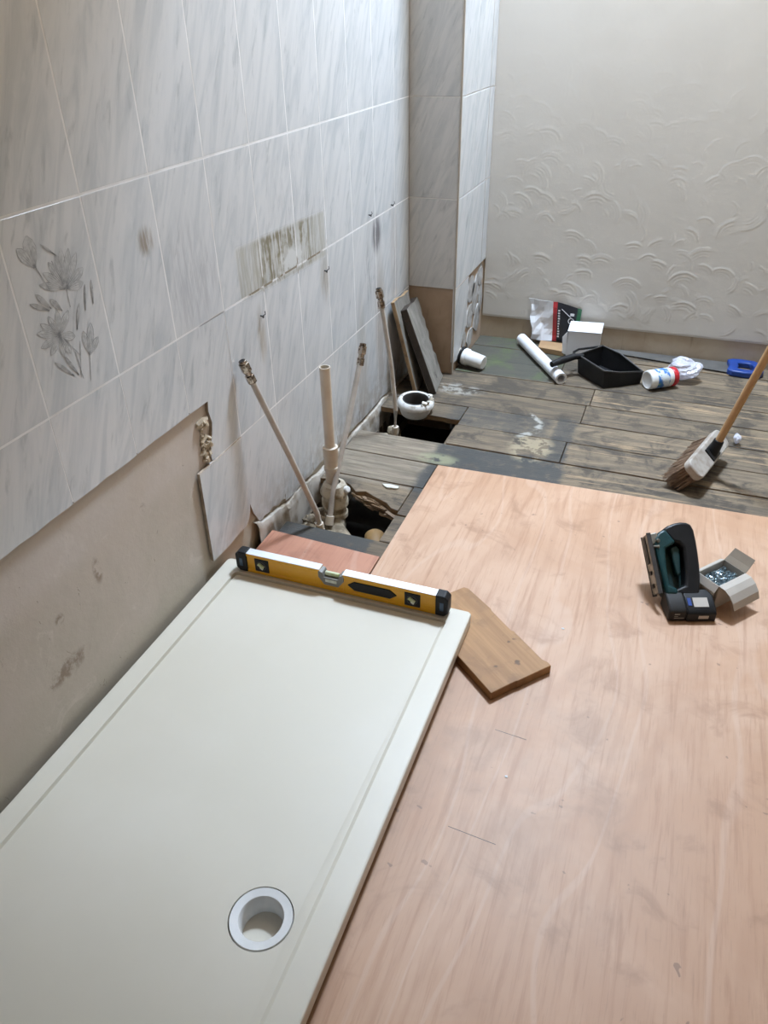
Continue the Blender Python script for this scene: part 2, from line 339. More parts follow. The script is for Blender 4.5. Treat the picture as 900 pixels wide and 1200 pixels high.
# ------------------------------------------------------------------ mesh helpers
class MB:
    def __init__(s): s.v = []; s.f = []; s.m = []
    def add(s, vs, fs, mi=0):
        o = len(s.v); s.v += [tuple(v) for v in vs]; s.f += [tuple(i+o for i in f) for f in fs]; s.m += [mi]*len(fs)
    def box(s, lo, hi, mi=0, M=None):
        vs = [Vector((x, y, z)) for z in (lo[2], hi[2]) for y in (lo[1], hi[1]) for x in (lo[0], hi[0])]
        if M: vs = [M @ v for v in vs]
        s.add(vs, [(0, 2, 3, 1), (4, 5, 7, 6), (0, 1, 5, 4), (2, 6, 7, 3), (0, 4, 6, 2), (1, 3, 7, 5)], mi)
    def prism(s, poly, a, b, fn, mi=0, mside=None, cap0=True):
        # poly: ccw list of 2D points; fn(u, v, h) -> 3D; a, b: the two heights
        n = len(poly)
        s.add([fn(u, v, a) for u, v in poly]+[fn(u, v, b) for u, v in poly],
              [tuple(range(n, 2*n))]+([tuple(range(n-1, -1, -1))] if cap0 else []), mi)
        o = len(s.v)-2*n
        s.f += [(o+i, o+(i+1) % n, o+n+(i+1) % n, o+n+i) for i in range(n)]; s.m += [mi if mside is None else mside]*n
    def cyl(s, p0, p1, r0, r1=None, n=20, mi=0, c0=True, c1=True):
        r1 = r0 if r1 is None else r1
        p0, p1 = Vector(p0), Vector(p1); q = (p1-p0).to_track_quat('Z', 'Y')
        ring = [Vector((math.cos(2*PI*i/n), math.sin(2*PI*i/n), 0)) for i in range(n)]
        vs = [p0+q@(r*r0) for r in ring]+[p1+q@(r*r1) for r in ring]
        fs = [(i, (i+1) % n, n+(i+1) % n, n+i) for i in range(n)]
        if c0: fs.append(tuple(range(n-1, -1, -1)))
        if c1: fs.append(tuple(range(n, 2*n)))
        s.add(vs, fs, mi)
    def lathe(s, prof, p0, d, n=28, mi=0, closed=False):
        # prof: (radius, height along d)
        p0 = Vector(p0); q = Vector(d).to_track_quat('Z', 'Y'); k = len(prof)
        vs = [p0+q@Vector((r*math.cos(2*PI*i/n), r*math.sin(2*PI*i/n), h)) for r, h in prof for i in range(n)]
        fs = []
        for j in range(k if closed else k-1):
            a, b = j*n, ((j+1) % k)*n
            fs += [(a+i, a+(i+1) % n, b+(i+1) % n, b+i) for i in range(n)]
        s.add(vs, fs, mi)
    def tube(s, pts, r, n=12, mi=0):
        pts = [Vector(p) for p in pts]; rings = []
        for i, p in enumerate(pts):
            d = (pts[min(i+1, len(pts)-1)]-pts[max(i-1, 0)]).normalized(); q = d.to_track_quat('Z', 'Y')
            rr = r[i] if isinstance(r, (list, tuple)) else r
            rings += [p+q@Vector((rr*math.cos(2*PI*k/n), rr*math.sin(2*PI*k/n), 0)) for k in range(n)]
        fs = [(j*n+k, j*n+(k+1) % n, (j+1)*n+(k+1) % n, (j+1)*n+k) for j in range(len(pts)-1) for k in range(n)]
        fs += [tuple(range(n-1, -1, -1)), tuple(range((len(pts)-1)*n, len(pts)*n))]
        s.add(rings, fs, mi)
    def mesh(s, name):
        me = bpy.data.meshes.new(name); me.from_pydata(s.v, [], s.f); me.update(); return me
    def build(s, name, mats, parent=None, smooth=False, bevel=0, seg=2, loc=None, local=False, solid=0, fix=True):
        me = s.mesh(name)
        mats = mats if isinstance(mats, (list, tuple)) else [mats]
        for m in mats: me.materials.append(MT[m])
        for p, i in zip(me.polygons, s.m): p.material_index = i; p.use_smooth = smooth
        if fix:
            bm = bmesh.new(); bm.from_mesh(me); bmesh.ops.recalc_face_normals(bm, faces=bm.faces); bm.to_mesh(me); bm.free()
        if smooth:
            try: me.set_sharp_from_angle(angle=math.radians(38))
            except Exception: pass
        return link(name, me, parent, bevel, seg, loc, local, solid)
def link(name, me, parent=None, bevel=0, seg=2, loc=None, local=False, solid=0):
    o = bpy.data.objects.new(name, me); C.objects.link(o)
    if loc is not None: o.location = loc
    if parent is not None:
        o.parent = parent
        if not local:                                  # coordinates were given in the room's frame
            o.location = Vector(o.location)-Vector(parent.location)-(Vector(parent.parent.location) if parent.parent else Vector())
    if solid:
        md = o.modifiers.new('thickness', 'SOLIDIFY'); md.thickness = solid; md.offset = 0
    if bevel:
        md = o.modifiers.new('bevel', 'BEVEL'); md.width = bevel; md.segments = seg; md.limit_method = 'ANGLE'; md.angle_limit = math.radians(40)
    return o
def tag(o, label=None, cat=None, group=None, kind=None):
    if label: o['label'] = label
    if cat: o['category'] = cat
    if group: o['group'] = group
    if kind: o['kind'] = kind
    return o
def thing(name, loc, label, cat, rz=0, group=None):
    o = bpy.data.objects.new(name, None); C.objects.link(o); o.location = loc; o.rotation_euler = (0, 0, rz)
    o.empty_display_size = .05
    return tag(o, label, cat, group)
XYZ = lambda u, v, h: (u, v, h)
WALLX = lambda u, v, h: (h, u, v)                     # a wall facing +x: u along y, v up, h out of the wall
WALLY = lambda u, v, h: (u, -h, v)
def rag(p, q, n, amp, seed):
    r = random.Random(seed); out = []
    dx, dy = q[0]-p[0], q[1]-p[1]; L = math.hypot(dx, dy); nx, ny = -dy/L, dx/L
    for i in range(1, n):
        t = i/n+r.uniform(-.3, .3)/n; a = r.uniform(-amp, amp); out.append((p[0]+dx*t+nx*a, p[1]+dy*t+ny*a))
    return out

# ------------------------------------------------------------------ room shell
X1, YB, YC, XC, YF = 1.62, 2.352, 1.839, .2025, -1.75
TW, TH, Y0, Z0 = .2106, .3517, -.2207, .0210
TT = .0085                                            # tile thickness; faces lie on x = 0
mb = MB(); mb.box((-.12, YF, -.30), (-TT-.001, YB+.1, CEIL)); wall_left = mb.build('wall_left', 'plaster')
tag(wall_left, 'left wall of marbled tiles above a stripped plaster strip', 'wall', kind='structure')
mb = MB(); mb.box((-.12, YB, -.30), (X1+.1, YB+.1, CEIL)); wall_back = mb.build('wall_back', 'bare')
tag(wall_back, 'far wall of cream swirled plaster with bare band above floor', 'wall', kind='structure')
mb = MB(); mb.box((X1, YF, -.30), (X1+.1, YB, CEIL)); o = mb.build('wall_right', 'wallpaint')
tag(o, 'plain cream wall on the right, outside the picture', 'wall', kind='structure')
mb = MB(); mb.box((-.12, YF-.1, -.30), (X1+.1, YF, CEIL)); o = mb.build('wall_front', 'wallpaint')
tag(o, 'plain cream wall behind the viewer', 'wall', kind='structure')
mb = MB(); HX0, HX1, HY0, HY1 = .12, 1.32, 1.14, 2.24      # edges of the opening
mb.box((-.12, YF-.1, CEIL), (HX0, YB+.1, CEIL+.06)); mb.box((HX1, YF-.1, CEIL), (X1+.1, YB+.1, CEIL+.06))
mb.box((HX0, YF-.1, CEIL), (HX1, HY0, CEIL+.06)); mb.box((HX0, HY1, CEIL), (HX1, YB+.1, CEIL+.06))
o = mb.build('ceiling', 'wallpaint'); tag(o, 'plain ceiling above the frame with a rooflight opening', 'ceiling', kind='structure')
mb = MB()
for a, b in (((HX0-.02, HY0-.02), (HX0, HY1+.02)), ((HX1, HY0-.02), (HX1+.02, HY1+.02)), ((HX0, HY0-.02), (HX1, HY0)), ((HX0, HY1), (HX1, HY1+.02))):
    mb.box((a[0], a[1], CEIL+.0602), (b[0], b[1], CEIL+SHAFT+.02))
win = mb.build('window_1', 'wallpaint'); tag(win, 'square rooflight shaft in the ceiling, outside the picture', 'window', kind='structure')
mb = MB(); mb.box((HX0, HY0, CEIL+SHAFT), (HX1, HY1, CEIL+SHAFT+.005)); mb.build('window_pane', 'whiteplastic', win)

# swirled plaster coat: a height field of combed fan strokes
def artex_coat():
    x0, x1, z0, z1 = XC, X1, .103, 1.56
    nx, nz = 360, 370
    X, Z = np.meshgrid(np.linspace(x0, x1, nx), np.linspace(z0, z1, nz))
    H = np.zeros_like(X)
    for k in range(420):
        cx, cz = rng.uniform(x0, x1), rng.uniform(z0, z1+.05); R = rng.uniform(.035, .085); a0 = rng.normal(1.3, .9); da = rng.uniform(.5, 1.1)
        dx, dz = X-cx, Z-cz; r = np.hypot(dx, dz); th = np.arctan2(dz, dx)
        dth = np.abs((th-a0+PI) % (2*PI)-PI)
        wn = np.clip((da-dth)/.25, 0, 1)*np.clip((R-r)/.008, 0, 1)*np.clip((r-.35*R)/.02, 0, 1)
        sp = rng.uniform(.011, .015)
        h = (.5+.5*np.cos(2*PI*r/sp+rng.uniform(0, 6)))*.0016+.0016*np.clip((r-.75*R)/(.25*R), 0, 1)
        fade = np.interp(cz, [.1, .5, .9, 1.4], [1.0, .8, .35, .12])
        H = H*(1-wn*.8)+wn*h*fade*.60
    Y = YB-.0055-H
    Y[0, :] = YB-.003
    vs = np.stack([X, Y, Z], -1).reshape(-1, 3)
    i = np.arange(nz-1)[:, None]*nx+np.arange(nx-1)[None, :]
    fs = np.stack([i, i+1, i+nx+1, i+nx], -1).reshape(-1, 4)
    me = bpy.data.meshes.new('plaster_coat'); me.from_pydata(vs.tolist(), [], fs.tolist()); me.update()
    me.materials.append(MT['artex'])
    me.polygons.foreach_set('use_smooth', [True]*len(me.polygons))
    link('plaster_coat', me, wall_back)
    m2 = MB(); m2.box((x0, YB-.0058, z1), (x1, YB, CEIL)); m2.box((x0, YB-.0045, z0-.002), (x1, YB, z0+.003))
    m2.build('plaster_coat', 'artex', wall_back)
artex_coat()

# boxed-in column in the corner
mb = MB(); mb.box((-.02, YC+TT, -.30), (XC-TT, YB+.01, CEIL)); col = mb.build('wall_column', ['brownboard'])
tag(col, 'boxed-in corner column with marbled tiles over bare brown board', 'wall', kind='structure')
mb = MB()
mb.prism([(XC-.006, YC-.0015), (XC+.0015, YC-.0015), (XC+.0015, YC+.006), (XC-.006, YC+.006)], .0, CEIL, XYZ)
mb.build('edge_trim', 'card', col, bevel=.002)
mb = MB(); mb.box((0, YC+.0015, .376), (XC-.002, YC+TT+.002, CEIL)); mb.build('grout_bed', 'grout', col)
mb = MB()
mb.prism([(YC+.002, .055), (1.955, .06), (1.99, .12), (2.05, .155), (2.05, .3727), (YB, .3727), (YB, CEIL), (YC+.002, CEIL)], XC-TT-.002, XC-.0015, WALLX)
mb.build('grout_bed', 'grout', col)
# old adhesive left where the column tile fell away
mb = MB()
for k, (cy, cz, ry, rz) in enumerate(((2.12, .30, .055, .06), (2.20, .24, .06, .09), (2.11, .17, .05, .06), (2.28, .31, .045, .05), (2.25, .12, .06, .06), (2.13, .06, .05, .045), (2.30, .20, .035, .07), (2.03, .09, .03, .04))):
    r = random.Random(k); n = 14
    pl = [(cy+ry*(1+r.uniform(-.25, .2))*math.cos(2*PI*i/n), max(.005, cz+rz*(1+r.uniform(-.25, .2))*math.sin(2*PI*i/n))) for i in range(n)]
    pl = [(min(a, YB-.004), min(b_, .366)) for a, b_ in pl]
    mb.prism(pl, XC-TT-.003, XC-TT+.0045, WALLX)
mb.build('adhesive_residue', 'greyadh', col)

# ------------------------------------------------------------------ wall tiles, one by one
def tile_mesh(name, hw, hh, axis):
    mb = MB(); c = .0012
    fr = WALLX if axis == 'x' else WALLY
    o_ = [(-hw, -hh), (hw, -hh), (hw, hh), (-hw, hh)]; i_ = [(-hw+c, -hh+c), (hw-c, -hh+c), (hw-c, hh-c), (-hw+c, hh-c)]
    vs = [fr(u, v, -TT) for u, v in o_]+[fr(u, v, -c) for u, v in o_]+[fr(u, v, 0) for u, v in i_]
    mb.add(vs, [(8, 9, 10, 11)]+[(4+i, 4+(i+1) % 4, 8+(i+1) % 4, 8+i) for i in range(4)], 0)
    mb.f += [(i, (i+1) % 4, 4+(i+1) % 4, 4+i) for i in range(4)]; mb.m += [1]*4
    me = mb.mesh(name); me.materials.append(MT['tile']); me.materials.append(MT['biscuit'])
    for p, i in zip(me.polygons, mb.m): p.material_index = i
    bm = bmesh.new(); bm.from_mesh(me); bmesh.ops.recalc_face_normals(bm, faces=bm.faces)
    bm.to_mesh(me); bm.free(); return me
GV, GH = .0012, .0018                                 # half joints
full = tile_mesh('tile', TW/2-GV, TH/2-GH, 'x')
def put_tile(me, parent, loc): return link('tile', me, parent, loc=loc)
def poly_tile(poly, parent, h0=-TT, h1=0.0, frame=WALLX):
    m_ = MB(); m_.prism(poly, h0, h1, frame, 0, 1); return m_.build('tile', ['tile', 'biscuit'], parent)
zrow = [Z0+TH*k for k in range(8)]
flower_tile = None
grout_cells = MB()
def gcell(y0, y1, z0, z1): grout_cells.box((-TT-.002, y0, z0), (-.0002, y1, z1))
kmin = -6
for k in range(kmin, 10):
    ya, yb = Y0+TW*k, min(Y0+TW*(k+1), YC)
    cutw = yb-ya < TW-.001
    for r in range(0, 7):
        za, zb = zrow[r], min(zrow[r+1], CEIL)
        if r == 0 and k < 2: continue
        if r == 1 and k < 2:
            p = [(ya+GV, .5375)]+rag((ya+GV, .5375), (yb-GV, .5365), 6, .0016, k+50)+[(yb-GV, .5365), (yb-GV, zb-GH), (ya+GV, zb-GH)]
            poly_tile(p, wall_left); gcell(ya, yb, .5405, zb); continue
        if r == 1 and k == 2:
            p = [(.264, za+GH), (yb-GV, za+GH), (yb-GV, zb-GH), (ya+GV, zb-GH), (ya+GV, .537), (.240, .5355), (.283, .535), (.279, .509), (.288, .474), (.280, .444), (.266, .417), (.261, .387)]
            poly_tile(p, wall_left); gcell(.30, yb, za, zb); gcell(ya, yb, .5405, zb); continue
        if r == 0 and k == 2:
            p = [(.192, .100), (.235, .097), (.275, .096), (.33, .099), (.375, .098), (.393, .112), (.404, .134), (.4085, .16), (yb-GV, zb-GH), (.1955, zb-GH)]
            poly_tile(p, wall_left, -TT+.003, .003); gcell(.25, yb-.02, .15, zb); continue
        if r == 0 and k == 3:
            p = [(.4122, .150), (.425, .110), (.440, .086), (.453, .064), (.470, .061), (.483, .066), (.51, .058), (.54, .064), (.57, .050), (.60, .052), (yb-GV, .043), (yb-GV, zb-GH), (.4122, zb-GH)]
            poly_tile(p, wall_left); gcell(ya, yb, .16, zb); continue
        if r == 0:
            p = [(ya+GV, .034-.006*(k-4))]+rag((ya+GV, .034-.006*(k-4)), (yb-GV, .028-.006*(k-4)), 6, .005, k)+[(yb-GV, .028-.006*(k-4)), (yb-GV, zb-GH), (ya+GV, zb-GH)]
            poly_tile(p, wall_left); gcell(ya, yb, .06, zb); continue
        gcell(ya, yb, za, zb)
        if cutw or zb-za < TH-.001:
            poly_tile([(ya+GV, za+GH), (yb-.001, za+GH), (yb-.001, zb-GH), (ya+GV, zb-GH)], wall_left)
        else:
            t = put_tile(full, wall_left, (0, (ya+yb)/2, (za+zb)/2))
            if k == 0 and r == 2: flower_tile = t
grout_cells.build('grout_bed', 'grout', wall_left)
tag(flower_tile, 'tile printed with a grey sketch of flowers')
# flower drawing on that tile (flat print: y, z of foot, y, z of tip, width, stem?)
FL = [(-.159,.985,-.161,1.039,.0468,0),(-.161,.986,-.189,1.024,.0328,0),(-.159,.985,-.152,1.02,.0218,0),(-.1,.932,-.127,.986,.0265,0),(-.1,.932,-.107,.992,.0234,0),(-.1,.932,-.09,1.001,.0281,0),(-.1,.932,-.07,.996,.0281,0),(-.099,.931,-.053,.984,.0281,0),(-.098,.931,-.044,.954,.0312,0),(-.096,.93,-.053,.929,.0296,0),(-.1,.932,-.145,.972,.0265,0),(-.102,.932,-.16,.955,.0234,0),(-.143,.858,-.195,.879,.0234,0),(-.143,.858,-.182,.892,.0203,0),(-.143,.858,-.16,.899,.0218,0),(-.143,.858,-.135,.903,.0234,0),(-.143,.858,-.107,.893,.0281,0),(-.142,.857,-.106,.843,.0281,0),(-.142,.857,-.127,.817,.0265,0),(-.143,.857,-.146,.818,.0234,0),(-.143,.857,-.176,.832,.0234,0),(-.143,.857,-.195,.852,.0234,0),(-.08,.796,-.083,.845,.0265,0),(-.08,.796,-.058,.853,.0312,0),(-.08,.796,-.046,.821,.025,0),(-.133,.774,-.172,.816,.0125,0),(-.121,.771,-.146,.818,.0125,0),(-.152,.907,-.193,.931,.014,0),(-.147,.909,-.175,.943,.0172,0),(-.122,.897,-.145,.925,.0187,0),(-.097,.853,-.076,.897,.014,0),(-.064,.879,-.05,.924,.0094,0),(-.039,.884,-.031,.928,.0109,0),(-.103,.991,-.134,1.018,.0078,0),(-.159,.987,-.139,.94,.0039,1),(-.099,.931,-.1,.897,.0039,1),(-.08,.796,-.094,.748,.0047,1),(-.097,.83,-.117,.764,.0047,1),(-.116,.816,-.111,.759,.0031,1),(-.118,.986,-.1,.932,.0031,1),(-.143,.859,-.105,.805,.0039,1)]
mb = MB(); q_ = 0
for a, b, c, d, wd, st in FL:
    dx, dz = c-a, d-b; L = math.hypot(dx, dz); nx, nz = -dz/L, dx/L; q_ += 1; h = .00025+q_*.000006
    if st:
        mb.add([(h, a+nx*.0011, b+nz*.0011), (h, a-nx*.0011, b-nz*.0011), (h, c-nx*.0007, d-nz*.0007), (h, c+nx*.0007, d+nz*.0007)], [(0, 1, 2, 3)], 1)
        continue
    prof = ((0, .10), (.3, .62), (.6, .92), (.82, .72), (1, .12))
    Lp = [(h, a+dx*t+nx*wd*.36*s, b+dz*t+nz*wd*.36*s) for t, s in prof]; Rp = [(h, a+dx*t-nx*wd*.36*s, b+dz*t-nz*wd*.36*s) for t, s in prof]
    mb.add(Lp+Rp, [(i, i+1, 6+i, 5+i) for i in range(4)], 0)
    for sg, e in ((1, Lp), (-1, Rp)):                 # inked outline
        for i in range(4):
            p0, p1 = e[i], e[i+1]; k_ = .0009*(1.5 if i > 1 else .8)
            mb.add([(h+.0001, p0[1], p0[2]), (h+.0001, p1[1], p1[2]), (h+.0001, p1[1]-nx*sg*k_, p1[2]-nz*sg*k_), (h+.0001, p0[1]-nx*sg*k_, p0[2]-nz*sg*k_)], [(0, 1, 2, 3)], 1)
    for off, t1 in ((0, .9), (.16, .7), (-.16, .7)):
        ax, az = a+nx*wd*off*.3, b+nz*wd*off*.3; ex, ez = a+dx*t1+nx*wd*off, b+dz*t1+nz*wd*off
        mb.add([(h+.0001, ax+nx*.0006, az+nz*.0006), (h+.0001, ax-nx*.0006, az-nz*.0006), (h+.0001, ex-nx*.0003, ez-nz*.0003), (h+.0001, ex+nx*.0003, ez+nz*.0003)], [(0, 1, 2, 3)], 1)
tag(mb.build('flower_print', ['printgrey', 'printdark'], flower_tile, fix=False), 'grey line drawing of flowers')
# column tiles
cf = tile_mesh('tile', (XC-.0075)/2-.0008, TH/2-GH, 'y')
for r in range(1, 6): put_tile(cf, col, ((XC-.0065)/2+.0005, YC, (zrow[r]+zrow[r+1])/2))
poly_tile([(.001, zrow[6]), (XC-.007, zrow[6]), (XC-.007, CEIL), (.001, CEIL)], col, -YC-TT, -YC, WALLY)
for r in range(1, 7):
    for j in range(3):
        ya = YC+.003+j*TW; yb = min(ya+TW, YB-.006); za, zb = zrow[r], min(zrow[r+1], CEIL)
        if yb-ya > TW-.001 and zb-za > TH-.001: put_tile(full, col, (XC, (ya+yb)/2, (za+zb)/2))
        else: poly_tile([(ya+GV, za+GH), (yb-GV, za+GH), (yb-GV, zb-GH), (ya+GV, zb-GH)], col, XC-TT, XC)
poly_tile([(YC+.004, .05), (1.90, .045), (1.935, .055), (1.955, .085), (1.965, .11), (2.01, .13), (2.035, .15), (2.04, .22), (2.048, .28), (2.043, .33), (2.052, zrow[1]-GH), (YC+.004, zrow[1]-GH)], col, XC-TT, XC)
# adhesive crumbs in the notch of the left wall, and the broken mortar lip along its foot
mb = MB(); r = random.Random(4)
for k in range(46):
    t = r.random(); y = .262+r.uniform(-.026, .012); z = .385+t*.115; s = r.uniform(.004, .010)
    M_ = Matrix.Translation((-.006+r.uniform(-.002, .002), y, z)) @ Matrix.Rotation(r.uniform(0, 6), 4, Vector((r.random(), r.random(), r.random()+.1)))
    mb.box((-s*.5, -s, -s*.7), (s*.5, s, s*.7), 0, M_)
mb.build('adhesive_residue', 'adhesive', wall_left, bevel=.001)
mb = MB(); n = 130; nr = np.random.RandomState(9); rows = []
def smooth_noise(k):
    v = np.convolve(nr.normal(size=n+20), np.ones(k)/k, 'same')[10:10+n]; return v/max(1e-6, v.std())
W_ = [smooth_noise(k) for k in (9, 7, 5, 7, 9, 5, 11)]
for i in range(n):
    y = .425+i*(1.80-.425)/(n-1); top = np.interp(y, [.42, .47, .62, .85, 1.1, 1.8], [.075, .045, .03, .012, -.002, -.004])+W_[0][i]*.005
    out = .007+abs(W_[1][i])*.004
    rows.append([(-.010, y, top), (out*.5, y, top-.003+W_[2][i]*.001), (out+W_[3][i]*.001, y, top-.016), (out+W_[2][i]*.0015, y, top-.032+W_[4][i]*.003), (out+.003+W_[5][i]*.002, y, -.055), (out+W_[6][i]*.003, y, -.085), (out, y, -.14)])
mb.add([p for rw in rows for p in rw], [(i*7+j, i*7+j+1, (i+1)*7+j+1, (i+1)*7+j) for i in range(n-1) for j in range(6)])
mb.build('mortar_lip', 'lipmortar', wall_left, smooth=True)
# rusty screws and plugs left in the tiles
for (y, z, dy) in ((.587, .655, .012), (1.013, .661, .016), (1.403, .748, .004), (1.629, .737, .012)):
    mb = MB(); mb.cyl((-.004, y, z), (.010, y+.002, z-.002), .0022, n=8); mb.cyl((.008, y, z-.002), (.010, y, z-.002), .0042, n=10)
    mb.tube([(.008, y, z), (.013, y+dy*.5, z+.004), (.010, y+dy*.8, z+.010)], .0014, 6)
    mb.build('rusty_screw', 'darkgrey', wall_left)

# ------------------------------------------------------------------ floor
mb = MB(); mb.box((-.12, YF, -.34), (X1+.1, YB+.1, -.28)); floor = mb.build('floor', 'void')
tag(floor, 'old timber floor of worn grey-brown boards', 'floor', kind='structure')
for xj in (.36, .80, 1.24):
    mb = MB(); mb.box((xj-.022, YF+.02, -.20), (xj+.028, YB-.01, -.024)); mb.build('joist', 'joist', floor)
mb = MB(); mb.box((-.0, YF+.02, -.20), (.012, YB-.01, -.10)); mb.build('joist', 'joist', floor)
GAPS = [.358, .553, .705, .885, 1.054, 1.214, 1.376, 1.543, 1.714, 1.880, 2.048, 2.215, 2.349]
SL = -.022
def fy(y, x): return y+SL*(x-.5)
def board(poly, dz=0.0, th=.022):
    m_ = MB(); m_.prism(poly, -th+dz, dz, XYZ); o = m_.build('floorboard', 'board', floor, bevel=.0012, seg=1); return o
def seg_board(i, x0, x1, near=None, far=None):
    r = random.Random(i*31+int(x0*100)); g = .0030+r.uniform(0, .0022)
    a, b = GAPS[i], GAPS[i+1]; n = max(2, int((x1-x0)/.12))
    lo = [(x0+(x1-x0)*t/n, fy(a, x0+(x1-x0)*t/n)+g+r.uniform(-.001, .0012)) for t in range(n+1)] if near is None else near
    hi = [(x0+(x1-x0)*t/n, fy(b, x0+(x1-x0)*t/n)-g*.4+r.uniform(-.001, .001)) for t in range(n, -1, -1)] if far is None else far
    hi = [(x, min(y, YB-.002)) for x, y in hi]
    board(lo+hi, r.uniform(-.0015, .0012))
E_ = X1-.004
seg_board(0, .030, E_)
seg_board(1, .343, E_)
# ragged board at the far side of the opening below the taps
ra = [(.018, .842)]+rag((.018, .842), (.165, .838), 6, .006, 1)+[(.168, .80), (.20, .812), (.235, .792), (.262, .780), (.29, .768), (.315, .742), (.341, .735)]
seg_board(2, .018, .341, near=ra); seg_board(2, .345, E_)
seg_board(3, .016, .3745); seg_board(3, .3775, E_); seg_board(4, .014, E_)
seg_board(5, .357, .776); seg_board(5, .779, E_)
rb = [(.016, 1.440)]+rag((.016, 1.440), (.350, 1.424), 9, .006, 3)+[(.352, 1.424)]
seg_board(6, .016, .352, near=rb); seg_board(6, .356, E_)
seg_board(7, .014, .800); seg_board(7, .803, E_); seg_board(8, .014, .812); seg_board(8, .815, E_)
for i in (9, 10): seg_board(i, XC-.005, .645); seg_board(i, .648, E_)
seg_board(11, XC-.005, .60); seg_board(11, .603, E_)
# rotten splintered wood inside the edge of the opening
mb = MB(); r = random.Random(2)
for k in range(44):
    x = r.uniform(.17, .335); y = np.interp(x, [.17, .20, .26, .30, .34], [.81, .815, .782, .762, .738])-r.uniform(-.004, .030)
    M_ = Matrix.Translation((x, y, -.012-r.uniform(0, .02))) @ Matrix.Rotation(r.uniform(-.5, -.1), 4, 'Z') @ Matrix.Rotation(r.uniform(-.15, .15), 4, 'Y') @ Matrix.Rotation(r.uniform(-.8, .3), 4, 'X')
    L = r.uniform(.012, .035); mb.box((-L, -.006, -.003), (L, .006, .003), 0, M_)
tag(mb.build('splintered_wood', 'rotwood', floor), kind='stuff')

# ------------------------------------------------------------------ plywood
PT = .009
mb = MB(); mb.prism([(.386, -1.45), (X1-.006, -1.45), (X1-.006, 1.064), (.382, 1.041)], .0005, PT, XYZ)
o = mb.build('plywood_sheet', 'ply'); tag(o, 'large pinkish plywood sheet covering the floor in front', 'plywood'); PLY = o
for (a, b) in (((.817, -.308), (.914, -.315)), ((.847, -.042), (.918, -.047))):
    dx, dy = b[0]-a[0], b[1]-a[1]; L = math.hypot(dx, dy); nx, ny = -dy/L*.0007, dx/L*.0007
    m_ = MB(); m_.add([(a[0]-nx, a[1]-ny, PT+.0002), (b[0]-nx, b[1]-ny, PT+.0002), (b[0]+nx, b[1]+ny, PT+.0002), (a[0]+nx, a[1]+ny, PT+.0002)], [(0, 1, 2, 3)])
    m_.build('pencil_line', 'pencil', PLY, fix=False)
mb = MB(); mb.prism([(.016, -1.45), (.381, -1.45), (.378, .472), (.016, .492)], .0005, PT, XYZ)
o = mb.build('plywood_sheet', 'plyred'); tag(o, 'narrow reddish plywood sheet showing behind the spirit level', 'plywood')

# ------------------------------------------------------------------ shower tray
TX0, TX1, TY0, TY1, ZT, ZB = .008, .712, -1.16, .256, .069, .0335
tray = thing('shower_tray', ((TX0+TX1)/2, (TY0+TY1)/2, ZB), 'ivory rectangular shower tray with round waste hole', 'shower tray')
DR = (.576, -.618)
def tray_body():
    bm = bmesh.new()
    def ring(x0, x1, y0, y1, z, rad=0, n=1):
        if rad == 0: pts = [(x0, y0), (x1, y0), (x1, y1), (x0, y1)]
        else:
            pts = []
            for cx, cy, a in ((x0+rad, y0+rad, PI), (x1-rad, y0+rad, 1.5*PI), (x1-rad, y1-rad, 0), (x0+rad, y1-rad, .5*PI)):
                pts += [(cx+rad*math.cos(a+i*PI/2/n), cy+rad*math.sin(a+i*PI/2/n)) for i in range(n+1)]
        return [bm.verts.new((x, y, z)) for x, y in pts]
    def bridge(a, b):
        for i in range(len(a)): bm.faces.new((a[i], a[(i+1) % len(a)], b[(i+1) % len(a)], b[i]))
    n = 6
    rr = .012
    seqs = [ring(TX0+.004, TX1-.004, TY0+.004, TY1-.004, ZB, rr, n), ring(TX0, TX1, TY0, TY1, ZB+.004, rr, n), ring(TX0, TX1, TY0, TY1, ZT-.004, rr, n),
            ring(TX0+.0012, TX1-.0012, TY0+.0012, TY1-.0012, ZT-.0012, rr, n), ring(TX0+.004, TX1-.004, TY0+.004, TY1-.004, ZT, rr, n),
            ring(TX0+.050, TX1-.052, TY0+.05, TY1-.050, ZT, rr, n), ring(TX0+.0525, TX1-.0535, TY0+.0525, TY1-.0525, ZT-.0085, rr, n), ring(TX0+.0555, TX1-.060, TY0+.057, TY1-.057, ZT-.0045, rr, n)]
    for a, b in zip(seqs, seqs[1:]): bridge(a, b)
    inner = seqs[-1]
    m = 40
    circ = [bm.verts.new((DR[0]+.0565*math.cos(2*PI*i/m), DR[1]+.0565*math.sin(2*PI*i/m), ZT-.0085)) for i in range(m)]
    ed = [bm.edges.get((inner[i], inner[(i+1) % len(inner)])) or bm.edges.new((inner[i], inner[(i+1) % len(inner)])) for i in range(len(inner))]
    ed += [bm.edges.new((circ[i], circ[(i+1) % m])) for i in range(m)]
    bmesh.ops.triangle_fill(bm, edges=ed, use_beauty=True)
    low = [bm.verts.new((v.co.x, v.co.y, ZB)) for v in circ]
    for i in range(m): bm.faces.new((circ[i], circ[(i+1) % m], low[(i+1) % m], low[i]))
    bmesh.ops.recalc_face_normals(bm, faces=bm.faces)
    me = bpy.data.meshes.new('tray_body'); bm.to_mesh(me); bm.free(); me.materials.append(MT['tray'])
    for p in me.polygons: p.use_smooth = True
    try: me.set_sharp_from_angle(angle=math.radians(9))
    except Exception: pass
    return link('tray_body', me, tray)
tray_body()
mb = MB(); zt = ZT-.0085
